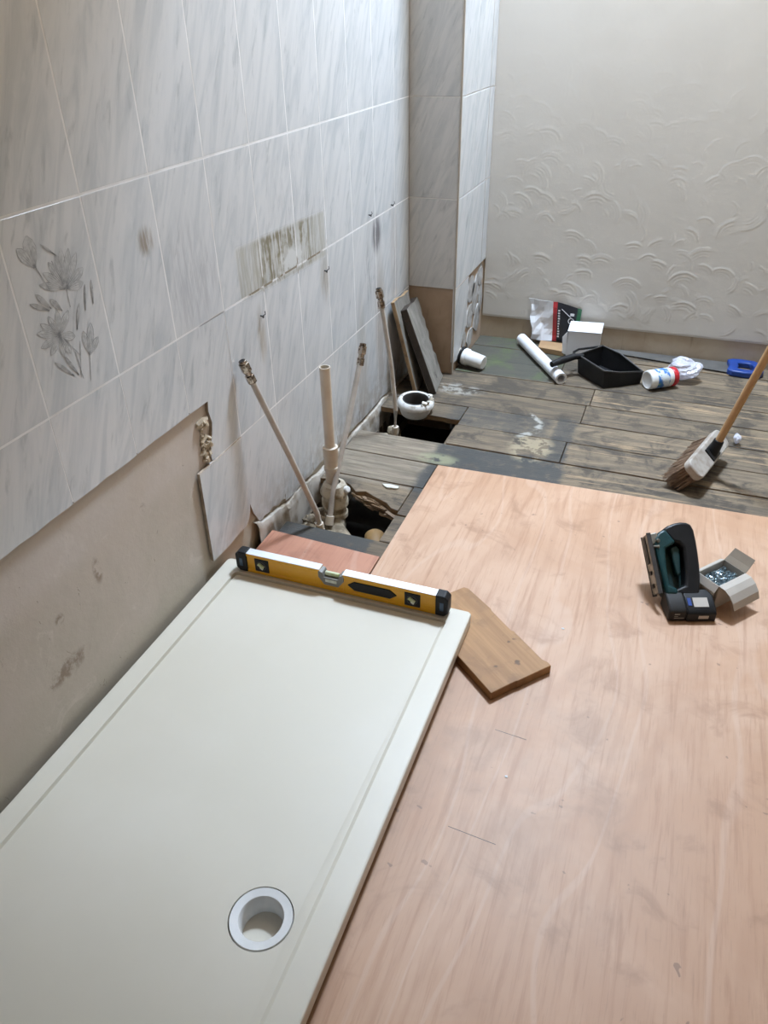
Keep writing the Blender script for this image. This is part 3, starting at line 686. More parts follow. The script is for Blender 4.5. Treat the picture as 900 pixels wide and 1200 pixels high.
mb.lathe([(.0545, zt-.012), (.0545, zt-.001), (.0535, zt+.0005), (.0395, zt-.001), (.0375, zt-.004), (.0370, zt-.050), (.0400, zt-.050), (.0405, zt-.012)], (DR[0], DR[1], 0), (0, 0, 1), 48, closed=True)
ws = mb.build('waste_fitting', 'whiteplastic', tray, smooth=True)
mb = MB(); mb.cyl((DR[0], DR[1], zt-.0495), (DR[0], DR[1], zt-.047), .0368, n=32); mb.build('trap_bottom', 'tray', ws)
mb = MB(); mb.box((-.002, -.012, -.003), (.002, .010, .003), 0, Matrix.Translation((DR[0]+.034, DR[1]+.012, zt-.030)) @ Matrix.Rotation(.4, 4, 'Z') @ Matrix.Rotation(.6, 4, 'X')); mb.build('waste_slot', 'darkgrey', ws)
for fx, fy_ in ((.10, .17), (.10, -.50), (.56, -.30), (.10, -1.05), (.60, -1.05)):
    mb = MB(); mb.cyl((fx, fy_, PT), (fx, fy_, ZB+.001), .028, n=16); mb.build('foot', 'black', tray)

# ------------------------------------------------------------------ spirit level
LX0, LX1, LY0, LY1, LZ = .058, .660, .216, .242, ZT
LH = .060
lev = thing('spirit_level', ((LX0+LX1)/2, LY0, LZ+.0003), 'yellow spirit level with black end caps lying across the shower tray', 'spirit level')
def lx(t): return LX0+(LX1-LX0)*t
mb = MB()
yc = (LY0+LY1)/2
web = [(LY0, 0), (LY1, 0), (LY1, .008), (LY1-.002, .010), (LY1-.002, LH-.010), (LY1, LH-.008), (LY1, LH), (LY0, LH), (LY0, LH-.008), (LY0+.002, LH-.010), (LY0+.002, .010), (LY0, .008)]
n0, n1 = lx(.415), lx(.525)
def wseg(a, b, poly): mb.prism(poly, a, b, lambda u, v, h: (h, u, LZ+.0003+v))
webn = [(y, min(z, LH-.022)) for y, z in web if z < LH-.02]+[]
wseg(LX0+.030, n0, web); wseg(n1, LX1-.030, web)
wseg(n0, n1, [(LY0, 0), (LY1, 0), (LY1, .008), (LY1-.002, .010), (LY1-.002, LH-.024), (LY0+.002, LH-.024), (LY0+.002, .010), (LY0, .008)])
mb.build('beam', 'yellow', lev, bevel=.0008, seg=1)
for a, b in ((LX0+.030, n0), (n1, LX1-.030)):
    mb = MB(); mb.box((a, LY0+.0006, LZ+LH), (b, LY1-.0006, LZ+LH+.0014)); mb.build('milled_edge', 'alu', lev)
for a, b, s in ((LX0, LX0+.034, -1), (LX1-.034, LX1, 1)):
    mb = MB(); z0 = LZ+.0006
    c = .010
    x0_, x1_ = (a, b)
    pl = [(x0_+c, z0), (x1_, z0), (x1_, z0+LH+.003), (x0_+c, z0+LH+.003), (x0_, z0+LH+.003-c), (x0_, z0+c)] if s < 0 else [(x0_, z0), (x1_-c, z0), (x1_, z0+c), (x1_, z0+LH+.003-c), (x1_-c, z0+LH+.003), (x0_, z0+LH+.003)]
    mb.prism(pl, -(LY0-.0025), -(LY1+.0025), lambda u, v, h: (u, -h, v))
    cap = mb.build('end_cap', 'black', lev, bevel=.0035, seg=3)
    mb = MB(); mb.box(((a+b)/2-.005, LY0-.0034, LZ+.018), ((a+b)/2+.005, LY0-.0022, LZ+.044)); mb.build('hang_slot', 'bluegreycap', cap, bevel=.001)
for t in (.130, .842):
    xm = lx(t)
    mb = MB(); mb.box((xm-.021, LY0-.0004, LZ+.009), (xm+.021, LY0+.006, LZ+.051)); v = mb.build('plumb_vial', 'black', lev, bevel=.002)
    mb = MB(); mb.lathe([(.0145, -.0008), (.0145, .0016), (.0115, .0016), (.0115, -.0008)], (xm, LY0-.0006, LZ+.030), (0, -1, 0), 24, closed=True); mb.build('bezel', 'darkgrey', v, smooth=True)
    mb = MB(); mb.cyl((xm-.009, LY0-.001, LZ+.0365), (xm+.007, LY0-.001, LZ+.0255), .0055, n=12); mb.build('vial_tube', 'vial', v, smooth=True)
    mb = MB(); mb.cyl((xm-.002, LY0-.004, LZ+.0285), (xm+.006, LY0-.004, LZ+.023), .0035, n=10); mb.build('bubble', 'lightvial', v, smooth=True)
xm = lx(.47)
mb = MB()
mb.prism([(xm-.020, LZ+.016), (xm+.020, LZ+.016), (xm+.036, LZ+LH-.022), (xm+.036, LZ+LH-.002), (xm+.024, LZ+LH-.006), (xm+.020, LZ+LH-.020), (xm-.020, LZ+LH-.020), (xm-.024, LZ+LH-.006), (xm-.036, LZ+LH-.002), (xm-.036, LZ+LH-.022)], -(LY0-.0008), -(LY1-.0005), lambda u, v, h: (u, -h, v))
cv = mb.build('centre_vial', 'grey', lev, bevel=.0012)
mb = MB(); mb.cyl((xm-.0195, (LY0+LY1)/2, LZ+LH-.014), (xm+.0195, (LY0+LY1)/2, LZ+LH-.014), .0062, n=16); mb.build('vial_tube', 'vial', cv, smooth=True)
mb = MB(); mb.box((xm-.016, LY0-.0014, LZ+.027), (xm+.016, LY0-.0006, LZ+.036)); mb.build('read_window', 'lightvial', cv)
ga, gb = lx(.545), lx(.775)
mb = MB(); zc = LZ+.031
mb.prism([(ga, zc), (ga+.020, zc-.015), (gb-.020, zc-.015), (gb, zc), (gb-.020, zc+.015), (ga+.020, zc+.015)], -(LY0-.0005), -(LY0+.006), lambda u, v, h: (u, -h, v))
mb.build('hand_grip', 'black', lev, bevel=.0035, seg=3)

# ------------------------------------------------------------------ offcut of board propping the tray
oc = MB()
P_ = [(.817, .038), (.862, .094), (.866, .096), (.925, .166), (.931, .172), (.921, .181), (.906, .186), (.82, .262), (.814, .262), (.75, .319), (.745, .327), (.668, .388), (.655, .390), (.60, .322), (.552, .268)]
oc_c = Vector((.78, .20, PT)); oa = math.radians(-39.3); R_ = Matrix.Rotation(-oa, 2)
oc.prism([tuple(R_ @ Vector((x-oc_c.x, y-oc_c.y))) for x, y in P_], 0, .0242, XYZ)
o = oc.build('timber_offcut', 'offcut', bevel=.0012, seg=1, loc=oc_c); o.rotation_euler.z = oa
tag(o, 'short brown board offcut tucked under the tray corner', 'timber')

# ------------------------------------------------------------------ jigsaw leaning back on its battery
JA = math.radians(20); je = Vector((math.cos(JA), math.sin(JA), 0)); jn = Vector((-math.sin(JA), math.cos(JA), 0)); jo = Vector((1.235, .50, 0))
TA = math.radians(50); jt = jn*math.sin(TA)+Vector((0, 0, math.cos(TA))); jm = je.cross(jt); jq = Vector((1.235, .50, .03))-jm*.020
def JF(u, v, h): return tuple(jq+je*u+jt*v+jm*h)      # in the tilted plane of the tool
def J(s, z, n): return tuple(jo+je*s+jn*n+Vector((0, 0, z)))
jig = thing('jigsaw', (1.24, .50, PT), 'teal and black cordless jigsaw leaning back against the screw carton', 'power tool')
mb = MB(); mb.prism([(-.096, .202), (-.092, .202), (-.076, .043), (-.080, .043)], -.020, .026, JF); sh = mb.build('base_plate', 'shoe', jig, bevel=.0008, seg=1)
mb = MB()
for s in (-.023, .024): mb.prism([(-.097, .204), (-.086, .205), (-.070, .042), (-.081, .040)], s, s+.004, JF)
mb.build('plate_rim', 'darkgrey', sh)
mb = MB(); mb.prism([(-.0968, .197), (-.094, .197), (-.0880, .125), (-.0905, .125)], -.008, .008, JF)
for t_ in (.105, .070): mb.prism([(-.0895+.0001*(.105-t_)*1000, t_), (-.0865+.0001*(.105-t_)*1000, t_), (-.0855+.0001*(.105-t_)*1000, t_-.010), (-.0885+.0001*(.105-t_)*1000, t_-.010)], -.006, .006, JF)
mb.build('blade_slot', 'black', sh)
mb = MB(); mb.prism([(-.078, .188), (-.064, .206), (-.046, .216), (-.020, .178), (-.050, .162), (-.052, .110), (-.050, .064), (-.030, .054), (-.030, .036), (-.062, .038), (-.066, .080), (-.074, .140)], -.028, .028, JF)
mb.build('motor_housing', 'teal', jig, smooth=True, bevel=.007, seg=3)
mb = MB(); mb.prism([(-.052, .214), (-.036, .225), (-.018, .232), (-.001, .235), (.014, .234), (.026, .229), (.032, .212), (.035, .180), (.036, .150), (.036, .115), (.034, .085), (.030, .058), (.026, .036), (-.034, .036), (-.034, .052), (-.008, .062), (-.002, .110), (-.002, .165), (-.012, .178), (-.026, .180)], -.025, .025, JF)
mb.build('handle', 'blackgloss', jig, smooth=True, bevel=.008, seg=3)
mb = MB(); mb.prism([(-.053, .166), (-.022, .184), (-.002, .176), (-.002, .062), (-.020, .052), (-.052, .062)], -.022, -.012, JF); mb.build('inner_panel', 'tealdark', jig, bevel=.003)
mb = MB(); mb.prism([(-.032, .168), (-.014, .174), (-.006, .164), (-.010, .098), (-.018, .088), (-.024, .100)], -.014, .010, JF); mb.build('trigger', 'tealdark', jig, smooth=True, bevel=.004)
mb = MB(); mb.prism([(-.092, .200), (-.070, .206), (-.062, .190), (-.082, .172)], -.026, .026, JF); mb.cyl(JF(-.090, .188, -.012), JF(-.066, .182, .030), .006, n=12); mb.cyl(JF(-.088, .170, .012), JF(-.066, .166, .030), .004, n=10); mb.build('blade_clamp', 'shoe', jig, bevel=.002)
mb = MB(); mb.prism([(.046, PT+.0005), (.046, .064), (.014, .058), (-.014, .048), (-.025, .040), (-.025, PT+.0005)], -.064, -.0165, lambda u, v, h: J(h, v, u)); mb.build('motor_tail', 'tailgrey', jig, smooth=True, bevel=.006, seg=3)
BT = lambda u, v, h: J(h, v, u)
mb = MB()   # battery: stepped block, sloping top towards the viewer
mb.prism([(.044, PT+.0005), (.044, .062), (.016, .058), (-.018, .044), (-.027, .036), (-.027, PT+.0005)], -.018, .058, BT); bat = mb.build('battery', 'blackgloss', jig, smooth=True, bevel=.004, seg=3)
sl = (.058-.044)/.034
def slope(n0, n1, s0, s1, lift, name, mat, par):
    m_ = MB(); z = lambda n: .044+(n+.018)*sl+lift
    m_.prism([(n0, z(n0)-.0008), (n1, z(n1)-.0008), (n1, z(n1)), (n0, z(n0))], s0, s1, BT); return m_.build(name, mat, par)
lb = slope(-.012, .013, .002, .040, .0012, 'label', 'card', bat)
slope(-.008, .012, -.012, -.003, .0012, 'logo_mark', 'blue', bat)
for a in (.011, .018, .025): slope(.000, .006, a, a+.004, .0018, 'label_print', 'blackp', lb)
mb = MB(); mb.prism([(-.0274, .020), (-.0270, .020), (-.0270, .030), (-.0274, .030)], .012, .038, BT); mb.build('rating_plate', 'card', bat)
mb = MB()
for z0, z1, s0, s1 in ((.020, .023, -.050, -.024), (.032, .036, -.050, -.036), (.026, .028, -.050, -.040)):
    mb.add([J(s0, z0, -.0254), J(s1, z0, -.0254), J(s1, z1, -.0254), J(s0, z1, -.0254)], [(0, 1, 2, 3)])
mb.build('tail_print', 'grey', jig, fix=False)

# ------------------------------------------------------------------ carton of screws
A_, B_, Cc, D_ = Vector((1.292, .545, 0)), Vector((1.357, .626, 0)), Vector((1.304, .672, 0)), Vector((1.239, .591, 0))
box_t = thing('screw_box', (1.30, .61, PT), 'open grey-white carton full of screws beside the jigsaw', 'box')
ZH = .086
def wallq(name, p, q, z0, z1, mat, out=None, top_in=0):
    m_ = MB(); d = (q-p).normalized(); nn = Vector((d.y, -d.x, 0))*.0011
    m_.add([p-nn+Vector((0, 0, z0)), q-nn+Vector((0, 0, z0)), q-nn+Vector((0, 0, z1)), p-nn+Vector((0, 0, z1)), p+nn+Vector((0, 0, z0)), q+nn+Vector((0, 0, z0)), q+nn+Vector((0, 0, z1)), p+nn+Vector((0, 0, z1))],
           [(0, 1, 2, 3), (7, 6, 5, 4), (0, 4, 5, 1), (1, 5, 6, 2), (2, 6, 7, 3), (3, 7, 4, 0)]); return m_.build(name, mat, box_t)
for p, q in ((A_, B_), (B_, Cc), (Cc, D_), (D_, A_)): wallq('side_panel', p, q, PT+.0005, ZH, 'card')
mb = MB(); mb.add([v+Vector((0, 0, PT+.001)) for v in (A_, B_, Cc, D_)]+[v+Vector((0, 0, PT+.003)) for v in (A_, B_, Cc, D_)], [(0, 1, 2, 3), (4, 5, 6, 7), (0, 1, 5, 4), (1, 2, 6, 5), (2, 3, 7, 6), (3, 0, 4, 7)]); mb.build('bottom_panel', 'card', box_t)
def flap(p, q, rows, mat='card'):
    # rows: (outward distance, height, taper) along the flap
    d = (q-p).normalized(); nn = Vector((d.y, -d.x, 0)); m_ = MB(); vs = []
    for o_, z, tp in rows: vs += [p+d*tp+nn*o_+Vector((0, 0, z)), q-d*tp+nn*o_+Vector((0, 0, z))]
    m_.add(vs, [(2*i, 2*i+1, 2*i+3, 2*i+2) for i in range(len(rows)-1)]); return m_.build('flap', mat, box_t, solid=.0016, fix=False)
flap(A_, B_, [(0, ZH, 0), (.018, ZH-.001, 0), (.034, ZH-.010, .001), (.048, ZH-.026, .002), (.056, ZH-.044, .003)])
flap(B_, Cc, [(0, ZH, 0), (.014, ZH+.012, .001), (.030, ZH+.030, .003)], 'cardin')
flap(Cc, D_, [(0, ZH, 0), (.010, ZH-.004, .001), (.020, ZH-.018, .003)], 'card')
flap(D_, A_, [(0, ZH, 0), (.010, ZH-.018, .001), (.012, ZH-.045, .004)])
r = random.Random(5); mb = MB(); e1, e2 = B_-A_, D_-A_
for k in range(190):
    u, v = r.uniform(.10, .90), r.uniform(.12, .88); c = A_+e1*u+e2*v+Vector((0, 0, .066+r.uniform(-.006, .007)))
    d = Vector((r.gauss(0, 1), r.gauss(0, 1), r.gauss(0, .35))).normalized()
    if (abs(u-.5) > .3 or abs(v-.5) > .25): d = e1.normalized()*(1 if r.random() < .5 else -1)
    L = .012; mb.cyl(c-d*L*.6, c+d*L*.6, .0017, .0012, 5); mb.cyl(c+d*L*.6, c+d*(L*.6+.002), .0012, .0038, 6)
mb.add([A_+e1*a+e2*b+Vector((0, 0, .062)) for a, b in ((.04, .04), (.96, .04), (.96, .96), (.04, .96))]+[A_+e1*a+e2*b+Vector((0, 0, PT+.004)) for a, b in ((.04, .04), (.96, .04), (.96, .96), (.04, .96))], [(0, 1, 2, 3), (4, 7, 6, 5), (0, 4, 5, 1), (1, 5, 6, 2), (2, 6, 7, 3), (3, 7, 4, 0)])
tag(mb.build('screws', 'zinc'), 'heap of silvery screws filling the open carton', 'screws', kind='stuff')

# ------------------------------------------------------------------ broom
bh = thing('broom', (1.225, 1.30, 0), 'broom with scuffed pale head, brown bristles and wooden handle', 'broom')
bl = Vector((.045, .150, 0)); bax = bl.normalized()              # head axis along the floor
bc = Vector((1.250, 1.285, .078))                     # centre of the block
hd = Vector((.20, -.02, .86)).normalized()                       # handle direction
bt = Vector((.62, -.19, .76)).normalized(); bt = (bt-bax*bt.dot(bax)).normalized()   # normal of the block's top
bs = bax.cross(bt).normalized()                                  # across the block
Bf = lambda a, s, t: tuple(bc+bax*a+bs*s+bt*t)
mb = MB(); hl, hw_ = .150, .036; n = 5
pl = []
for cx, cy, a0 in ((hl-.024, hw_-.024, 0), (-hl+.024, hw_-.024, PI/2), (-hl+.024, -hw_+.024, PI), (hl-.024, -hw_+.024, 1.5*PI)):
    pl += [(cx+.024*math.cos(a0+i*PI/2/n), cy+.024*math.sin(a0+i*PI/2/n)) for i in range(n+1)]
mb.prism(pl, -.014, .014, Bf); hb = mb.build('broom_head', 'broomhead', bh, bevel=.005, seg=3, smooth=True)
mb = MB(); r = random.Random(3)
for i in range(34):
    for j in range(7):
        a = -hl+.012+(2*hl-.024)*i/33; s = -hw_+.009+(2*hw_-.018)*j/6
        for k in range(3):
            p0 = Vector(Bf(a+r.uniform(-.003, .003), s+r.uniform(-.003, .003), -.012))
            fl = p0.z/max(.25, bt.z)*.93
            ln = min(fl, .085); d = (-bt+bs*(s*3+r.uniform(-.10, .10))*.8+bax*((a/hl)*.16+r.uniform(-.10, .10))+Vector((-.02, 0, 0))).normalized()
            p1 = p0+d*ln
            if p1.z < .002: p1.z = .002+r.random()*.004
            mb.cyl(p0, p1, .0019, .0011, 4, c0=False)
tag(mb.build('bristles', 'bristle', bh), kind='stuff')
sk0 = Vector(Bf(.012, .006, .012))
mb = MB(); mb.cyl(sk0-hd*.004, sk0+hd*.052, .020, .0165, 18); M_ = Matrix((bax.to_4d(), bs.to_4d(), bt.to_4d(), (0, 0, 0, 1))).transposed(); M_.translation = Vector(Bf(.012, .004, .016))
for r_ in range(3): M_[3][r_] = 0
M_[3][3] = 1; M_[0][3], M_[1][3], M_[2][3] = Bf(.012, .004, .016)
mb.box((-.034, -.024, -.003), (.034, .024, .003), 0, M_); mb.build('handle_socket', 'black', bh, bevel=.002)
mb = MB(); mb.tube([sk0+hd*.03, sk0+hd*.5, sk0+hd*1.22], .0125, 16); 
mb.build('handle', 'stake', bh, smooth=True)

# ------------------------------------------------------------------ handsaw
saw = thing('handsaw', (1.33, 2.26, 0), 'handsaw with blue handle lying along the foot of the far wall', 'handsaw')
mb = MB(); top = [(.79, 2.336), (1.36, 2.330)]; teeth = []
nT = 60
for i in range(nT+1):
    t = i/nT; x = 1.36-(1.36-.785)*t; y = 2.208+(2.296-2.208)*t; teeth.append((x, y+(.0025 if i % 2 else 0)))
mb.prism(list(reversed([(.79, 2.338), (1.36, 2.332)]+teeth)), .0075, .0089, XYZ); mb.build('blade', 'sawsteel', saw)
bm_out = [(1.325, 2.212), (1.345, 2.192), (1.40, 2.186), (1.452, 2.194), (1.470, 2.220), (1.472, 2.262), (1.462, 2.305), (1.440, 2.334), (1.39, 2.340), (1.345, 2.336), (1.325, 2.320), (1.335, 2.268)]
cxy = Vector((1.403, 2.262))
inn = [(cxy.x+(x-cxy.x)*k, cxy.y+(y-cxy.y)*k2) for (x, y), k, k2 in zip(bm_out, [.45]*12, [.50]*12)]
def ring_prism(outer, inner, z0, z1):
    n = len(outer); m_ = MB(); m_.v = [(x, y, z) for z in (z0, z1) for pl in (outer, inner) for x, y in pl]
    for i in range(n):
        j = (i+1) % n
        m_.f += [(i, j, n+j, n+i), (2*n+i, 2*n+j, 3*n+j, 3*n+i), (i, j, 2*n+j, 2*n+i), (n+i, n+j, 3*n+j, 3*n+i)]; m_.m += [0]*4
    return m_
o = ring_prism(bm_out, inn, .001, .028).build('handle', 'blue', saw, smooth=True, bevel=.006, seg=3)

# ------------------------------------------------------------------ tub on its side with red lid
ta = Vector((1.010, 1.945, .0402)); td = Vector((.80, .60, 0)).normalized()
tub = thing('plastic_tub', (1.06, 1.98, 0), 'white plastic tub with red lid lying on its side', 'tub')
mb = MB(); mb.lathe([(.001, .003), (.030, .003), (.034, .000), (.0385, .002), (.0400, .008), (.0400, .100), (.0365, .108), (.001, .109)], ta, td, 32); mb.build('tub_body', 'whiteplastic', tub, smooth=True)
mb = MB(); mb.lathe([(.001, .108), (.0385, .108), (.0402, .111), (.0402, .126), (.0385, .129), (.001, .129)], ta, td, 32); mb.build('lid', 'redlid', tub, smooth=True)
mb = MB(); q = td.to_track_quat('Z', 'Y'); n = 24; vs = []
angs = []
for i in range(n+1):
    a = -PI*.62+PI*1.24*i/n; 
    base_dir = (Vector((0, 0, .55))+Vector((td.y, -td.x, 0))*.85).normalized(); side = td.cross(base_dir)
    d = base_dir*math.cos(a)+side*math.sin(a)
    for h in (.030, .085): vs.append(ta+td*h+d*.0405)
mb.add(vs, [(2*i, 2*i+1, 2*i+3, 2*i+2) for i in range(n)]); mb.build('label', 'sticker', tub, fix=False)

# ------------------------------------------------------------------ crumpled plastic
def crumple(name, c, rad, seed, mat, sub=4, flat=.6):
    bm = bmesh.new(); bmesh.ops.create_icosphere(bm, subdivisions=sub, radius=1); r = np.random.RandomState(seed)
    dirs = r.normal(size=(26, 3)); dirs /= np.linalg.norm(dirs, axis=1)[:, None]; am = r.uniform(-.35, .32, 26)
    for v in bm.verts:
        d = np.array(v.co); k = 1+np.sum(am*np.maximum(0, dirs@d-.62)*2.2)+.06*math.sin(9*d[0]+7*d[1]*d[2]*3)
        v.co = Vector((d[0]*rad[0]*k, d[1]*rad[1]*k, d[2]*rad[2]*k))
    mn = min(v.co.z for v in bm.verts)
    for v in bm.verts: v.co.z -= mn
    me = bpy.data.meshes.new(name); bm.to_mesh(me); bm.free(); me.materials.append(MT[mat])
    return link(name, me, loc=c)
o = crumple('plastic_bag', (1.162, 2.100, .001), (.068, .050, .044), 5, 'bag'); tag(o, 'crumpled clear plastic bag behind the white tub', 'bag')
o = crumple('plastic_scrap', (1.358, 1.555, .001), (.012, .022, .016), 8, 'bag', 3); tag(o, 'tiny clear plastic scrap just behind the broom handle', 'scrap')

# ------------------------------------------------------------------ dustpan
dp = thing('dustpan', (.83, 2.0, 0), 'black dustpan with handle resting on the white paper roll', 'dustpan')
rim = [(.712, 2.010, .088), (.838, 1.890, .078), (.900, 1.928, .064), (.988, 1.990, .055), (.880, 2.085, .085), (.800, 2.130, .094)]
bas = [(.722, 2.005, .012), (.846, 1.893, .001), (.905, 1.932, .001), (.982, 1.993, .001), (.880, 2.078, .001), (.802, 2.118, .010)]
mb = MB(); n = 6
mb.add(rim+bas, [(i, (i+1) % n, n+(i+1) % n, n+i) for i in range(n)]+[tuple(range(n, 2*n))]); mb.build('pan', 'black', dp, solid=.003)
mb = MB(); mb.tube([Vector(p)+Vector((0, 0, .002)) for p in rim+rim[:2]], .0038, 8); mb.build('rim_bead', 'darkgrey', dp, smooth=True)
mb = MB(); mb.tube([(.618, 1.905, .074), (.650, 1.945, .080), (.70, 1.995, .086), (.735, 2.008, .086)], [.013, .016, .014, .011], 12); mb.tube([(.70, 1.99, .086), (.69, 2.03, .092), (.706, 2.062, .094), (.80, 2.128, .095)], .005, 8)
mb.build('handle', 'blackgloss', dp, smooth=True)

# ------------------------------------------------------------------ paper roll
p0, p1 = Vector((.412, 2.292, .0255)), Vector((.668, 1.882, .0255)); dd = p1-p0; L = dd.length
mb = MB(); mb.lathe([(.025, 0), (.025, L), (.017, L), (.017, 0)], Vector((0, 0, 0)), dd, 32, closed=True)
o = mb.build('paper_roll', 'paper', smooth=True, loc=p0); tag(o, 'long white paper roll lying on the boards beside the dustpan', 'roll')

# ------------------------------------------------------------------ torn printed carton
ct = thing('torn_carton', (.545, 2.30, 0), 'torn white carton with red and black printed panel against the far wall', 'carton')
def sheet(name, cols, zs, fn, mat, seed, amp, zb=None):
    r = np.random.RandomState(seed); m_ = MB(); n, k = len(cols), len(zs)
    vs = []
    for j, t in enumerate(zs):
        for i, x in enumerate(cols): vs.append(fn(x, t, r.uniform(-amp, amp)))
    m_.add(vs, [(j*n+i, j*n+i+1, (j+1)*n+i+1, (j+1)*n+i) for j in range(k-1) for i in range(n-1)]); return m_.build(name, mat, ct, solid=.0015, fix=False)
def cart(x, t, e):                                    # t 0..1 from foot to top
    top = np.interp(x, [.422, .556, .667], [.208, .205, .180]); foot = np.interp(x, [.43, .56, .66], [.020, .020, .018])
    xs = x+(.03*(1-t) if x < .48 else (.012*(1-t) if x < .6 else -.006*(1-t)))+(-.004+.014*abs(math.sin(t*6)) if x < .43 else 0)
    return (xs, 2.322+.012*t+e-.007*math.sin(t*5+x*30)*(1 if x < .56 else .3), foot+(top-foot)*t)
tz = [i/7 for i in range(8)]
sheet('white_panel', [.422, .445, .47, .495, .52, .538], tz, cart, 'paper', 1, .0045)
sheet('red_stripe', [.538, .557], tz, cart, 'red', 2, .0008)
bp = sheet('black_panel', [.557, .58, .605, .63, .652], tz, cart, 'blackp', 3, .0010)
sheet('green_edge', [.652, .670], tz, cart, 'greenp', 4, .001)
mb = MB(); r = random.Random(12)
for k in range(11):                                   # unreadable line of small lettering up the stripe's edge
    t = .12+k*.066; a = cart(.562, t, 0); mb.box((a[0], a[1]-.0045, a[2]), (a[0]+r.uniform(.006, .010), a[1]-.0038, a[2]+.007))
mb.build('lettering', 'paper', bp)
mb = MB(); a = cart(.63, .62, 0); mb.lathe([(.014, -.0005), (.014, .0005), (.0105, .0005), (.0105, -.0005)], (a[0], a[1]-.006, a[2]), (0, -1, .1), 24, closed=True)
b_ = cart(.578, .86, 0); c_ = cart(.628, .70, 0); mb.tube([(b_[0], b_[1]-.0045, b_[2]), (c_[0], c_[1]-.0045, c_[2])], .0012, 6)
mb.box((a[0]-.006, a[1]-.0068, a[2]+.024), (a[0]+.012, a[1]-.006, a[2]+.036)); mb.build('logo_mark', 'paper', bp)
mb = MB(); mb.prism([(.47, 2.3405), (.62, 2.3405), (.62, 2.346), (.47, 2.346)], .010, .13, XYZ); mb.build('carton_body', 'browncard', ct)
mb = MB(); mb.prism([(.505, 2.215), (.626, 2.196), (.626, 2.296), (.50, 2.306)], .0005, .024, XYZ); o = mb.build('cardboard_flap', 'browncard', bevel=.001)
tag(o, 'flat brown cardboard piece under the printed carton', 'cardboard')
# white box
wb = thing('white_box', (.71, 2.26, 0), 'small plain white box standing behind the dustpan', 'box', rz=0)
mb = MB(); mb.prism([(.640, 2.172), (.782, 2.184), (.774, 2.316), (.632, 2.302)], .0005, .130, XYZ); mb.build('box_body', 'paper', wb, bevel=.002)
mb = MB(); mb.prism([(.637, 2.169), (.784, 2.181), (.777, 2.318), (.630, 2.304)], .1305, .133, XYZ); mb.build('lid_panel', 'paper', wb, bevel=.001)
mb = MB(); mb.add([(.637, 2.172, .128), (.618, 2.161, .105), (.624, 2.162, .03), (.641, 2.173, .02)], [(0, 1, 2, 3)]); mb.build('side_flap', 'paper', wb, solid=.0015)

# ------------------------------------------------------------------ two board stumps leaning in the corner
def stump(name, b0, b1, t0, t1, th, mats, label, seed):
    b0, b1, t0, t1 = map(Vector, (b0, b1, t0, t1)); nrm = (t0-b0).cross(b1-b0).normalized()
    if nrm.x < 0: nrm = -nrm
    r = random.Random(seed); n = 14; edge = []
    for i in range(n+1):
        t = i/n; e = b1.lerp(t1, t)+(b0-b1).normalized()*(r.uniform(0, .020)+(.03 if .35 < t < .55 else 0)*r.random()); edge.append(e)
    near = [b0.lerp(t0, i/4) for i in range(5)]
    topj = [t1.lerp(t0, .35)+Vector((0, 0, -.006)), t1.lerp(t0, .7)+Vector((0, 0, .004))]
    loop = edge+topj+near[::-1]                       # up the ragged far side, down the near side
    org = b0.copy(); org.z = 0
    k = len(loop); m_ = MB()
    vs = [v-org for v in loop]+[v-nrm*th-org for v in loop]
    m_.add(vs, [tuple(range(k)), tuple(range(2*k-1, k-1, -1))], 0)
    m_.f += [(i, (i+1) % k, k+(i+1) % k, k+i) for i in range(k)]; m_.m += [1]*k
    o = m_.build(name, mats, loc=org, bevel=.0015, seg=1); tag(o, label, 'timber'); return o
stump('floorboard_stump', (.196, 1.618, .006), (.172, 1.800, .006), (.062, 1.632, .345), (.046, 1.815, .342), .030, ['oldgrey', 'darkedge'], 'grey weathered board stump leaning in the corner, nearer the column', 1)
stump('floorboard_stump', (.118, 1.600, .004), (.098, 1.780, .004), (.026, 1.585, .384), (.024, 1.765, .380), .016, ['oldgrey', 'oldpale'], 'pale-edged board stump leaning on the tiles, behind the grey one', 2)

# ------------------------------------------------------------------ pipes
def supply_pipe(label, pts, r=.0088):
    base = Vector(pts[0]); t = thing('water_pipe', (base.x, base.y, 0), label, 'pipe')
    m_ = MB(); m_.tube(pts, r, 14); m_.build('pipe', 'greypipe', t, smooth=True)
    d = (Vector(pts[-1])-Vector(pts[-2])).normalized(); e = Vector(pts[-1])
    m_ = MB()
    m_.cyl(e-d*.058, e-d*.034, .0135, n=6); m_.cyl(e-d*.034, e-d*.022, .0095, n=14); m_.cyl(e-d*.022, e+d*.004, .0145, n=6); m_.cyl(e+d*.004, e+d*.012, .0105, n=14)
    f = m_.build('tap_connector', 'steel', t, bevel=.0015)
    m_ = MB(); m_.cyl(e+d*.0122, e+d*.0128, .0072, n=14); m_.build('pipe_mouth', 'black', f)
    m_ = MB(); b0 = Vector(pts[0]); d0 = (Vector(pts[1])-b0).normalized(); m_.cyl(b0+d0*.0, b0+d0*.030, .0135, n=14); m_.build('collar', 'creampipe', t, smooth=True)
    return t
supply_pipe('pale water pipe slanting up to touch the tiles at left', [(.134, .588, -.03), (.128, .582, .04), (.085, .53, .25), (.045, .468, .46), (.022, .437, .575)])
supply_pipe('pale water pipe leaning past the cream waste pipe', [(.132, .654, -.05), (.134, .70, .06), (.142, .83, .25), (.149, .935, .425), (.150, .946, .450)])
supply_pipe('pale water pipe standing in the farther floor opening', [(.139, 1.268, -.02), (.142, 1.270, .08), (.128, 1.268, .25), (.105, 1.264, .42), (.088, 1.262, .528)])
wp = thing('waste_pipe', (.114, .73, 0), 'upright cream waste pipe with ribbed couplings in the nearer floor opening', 'pipe')
wx, wy = .115, .735
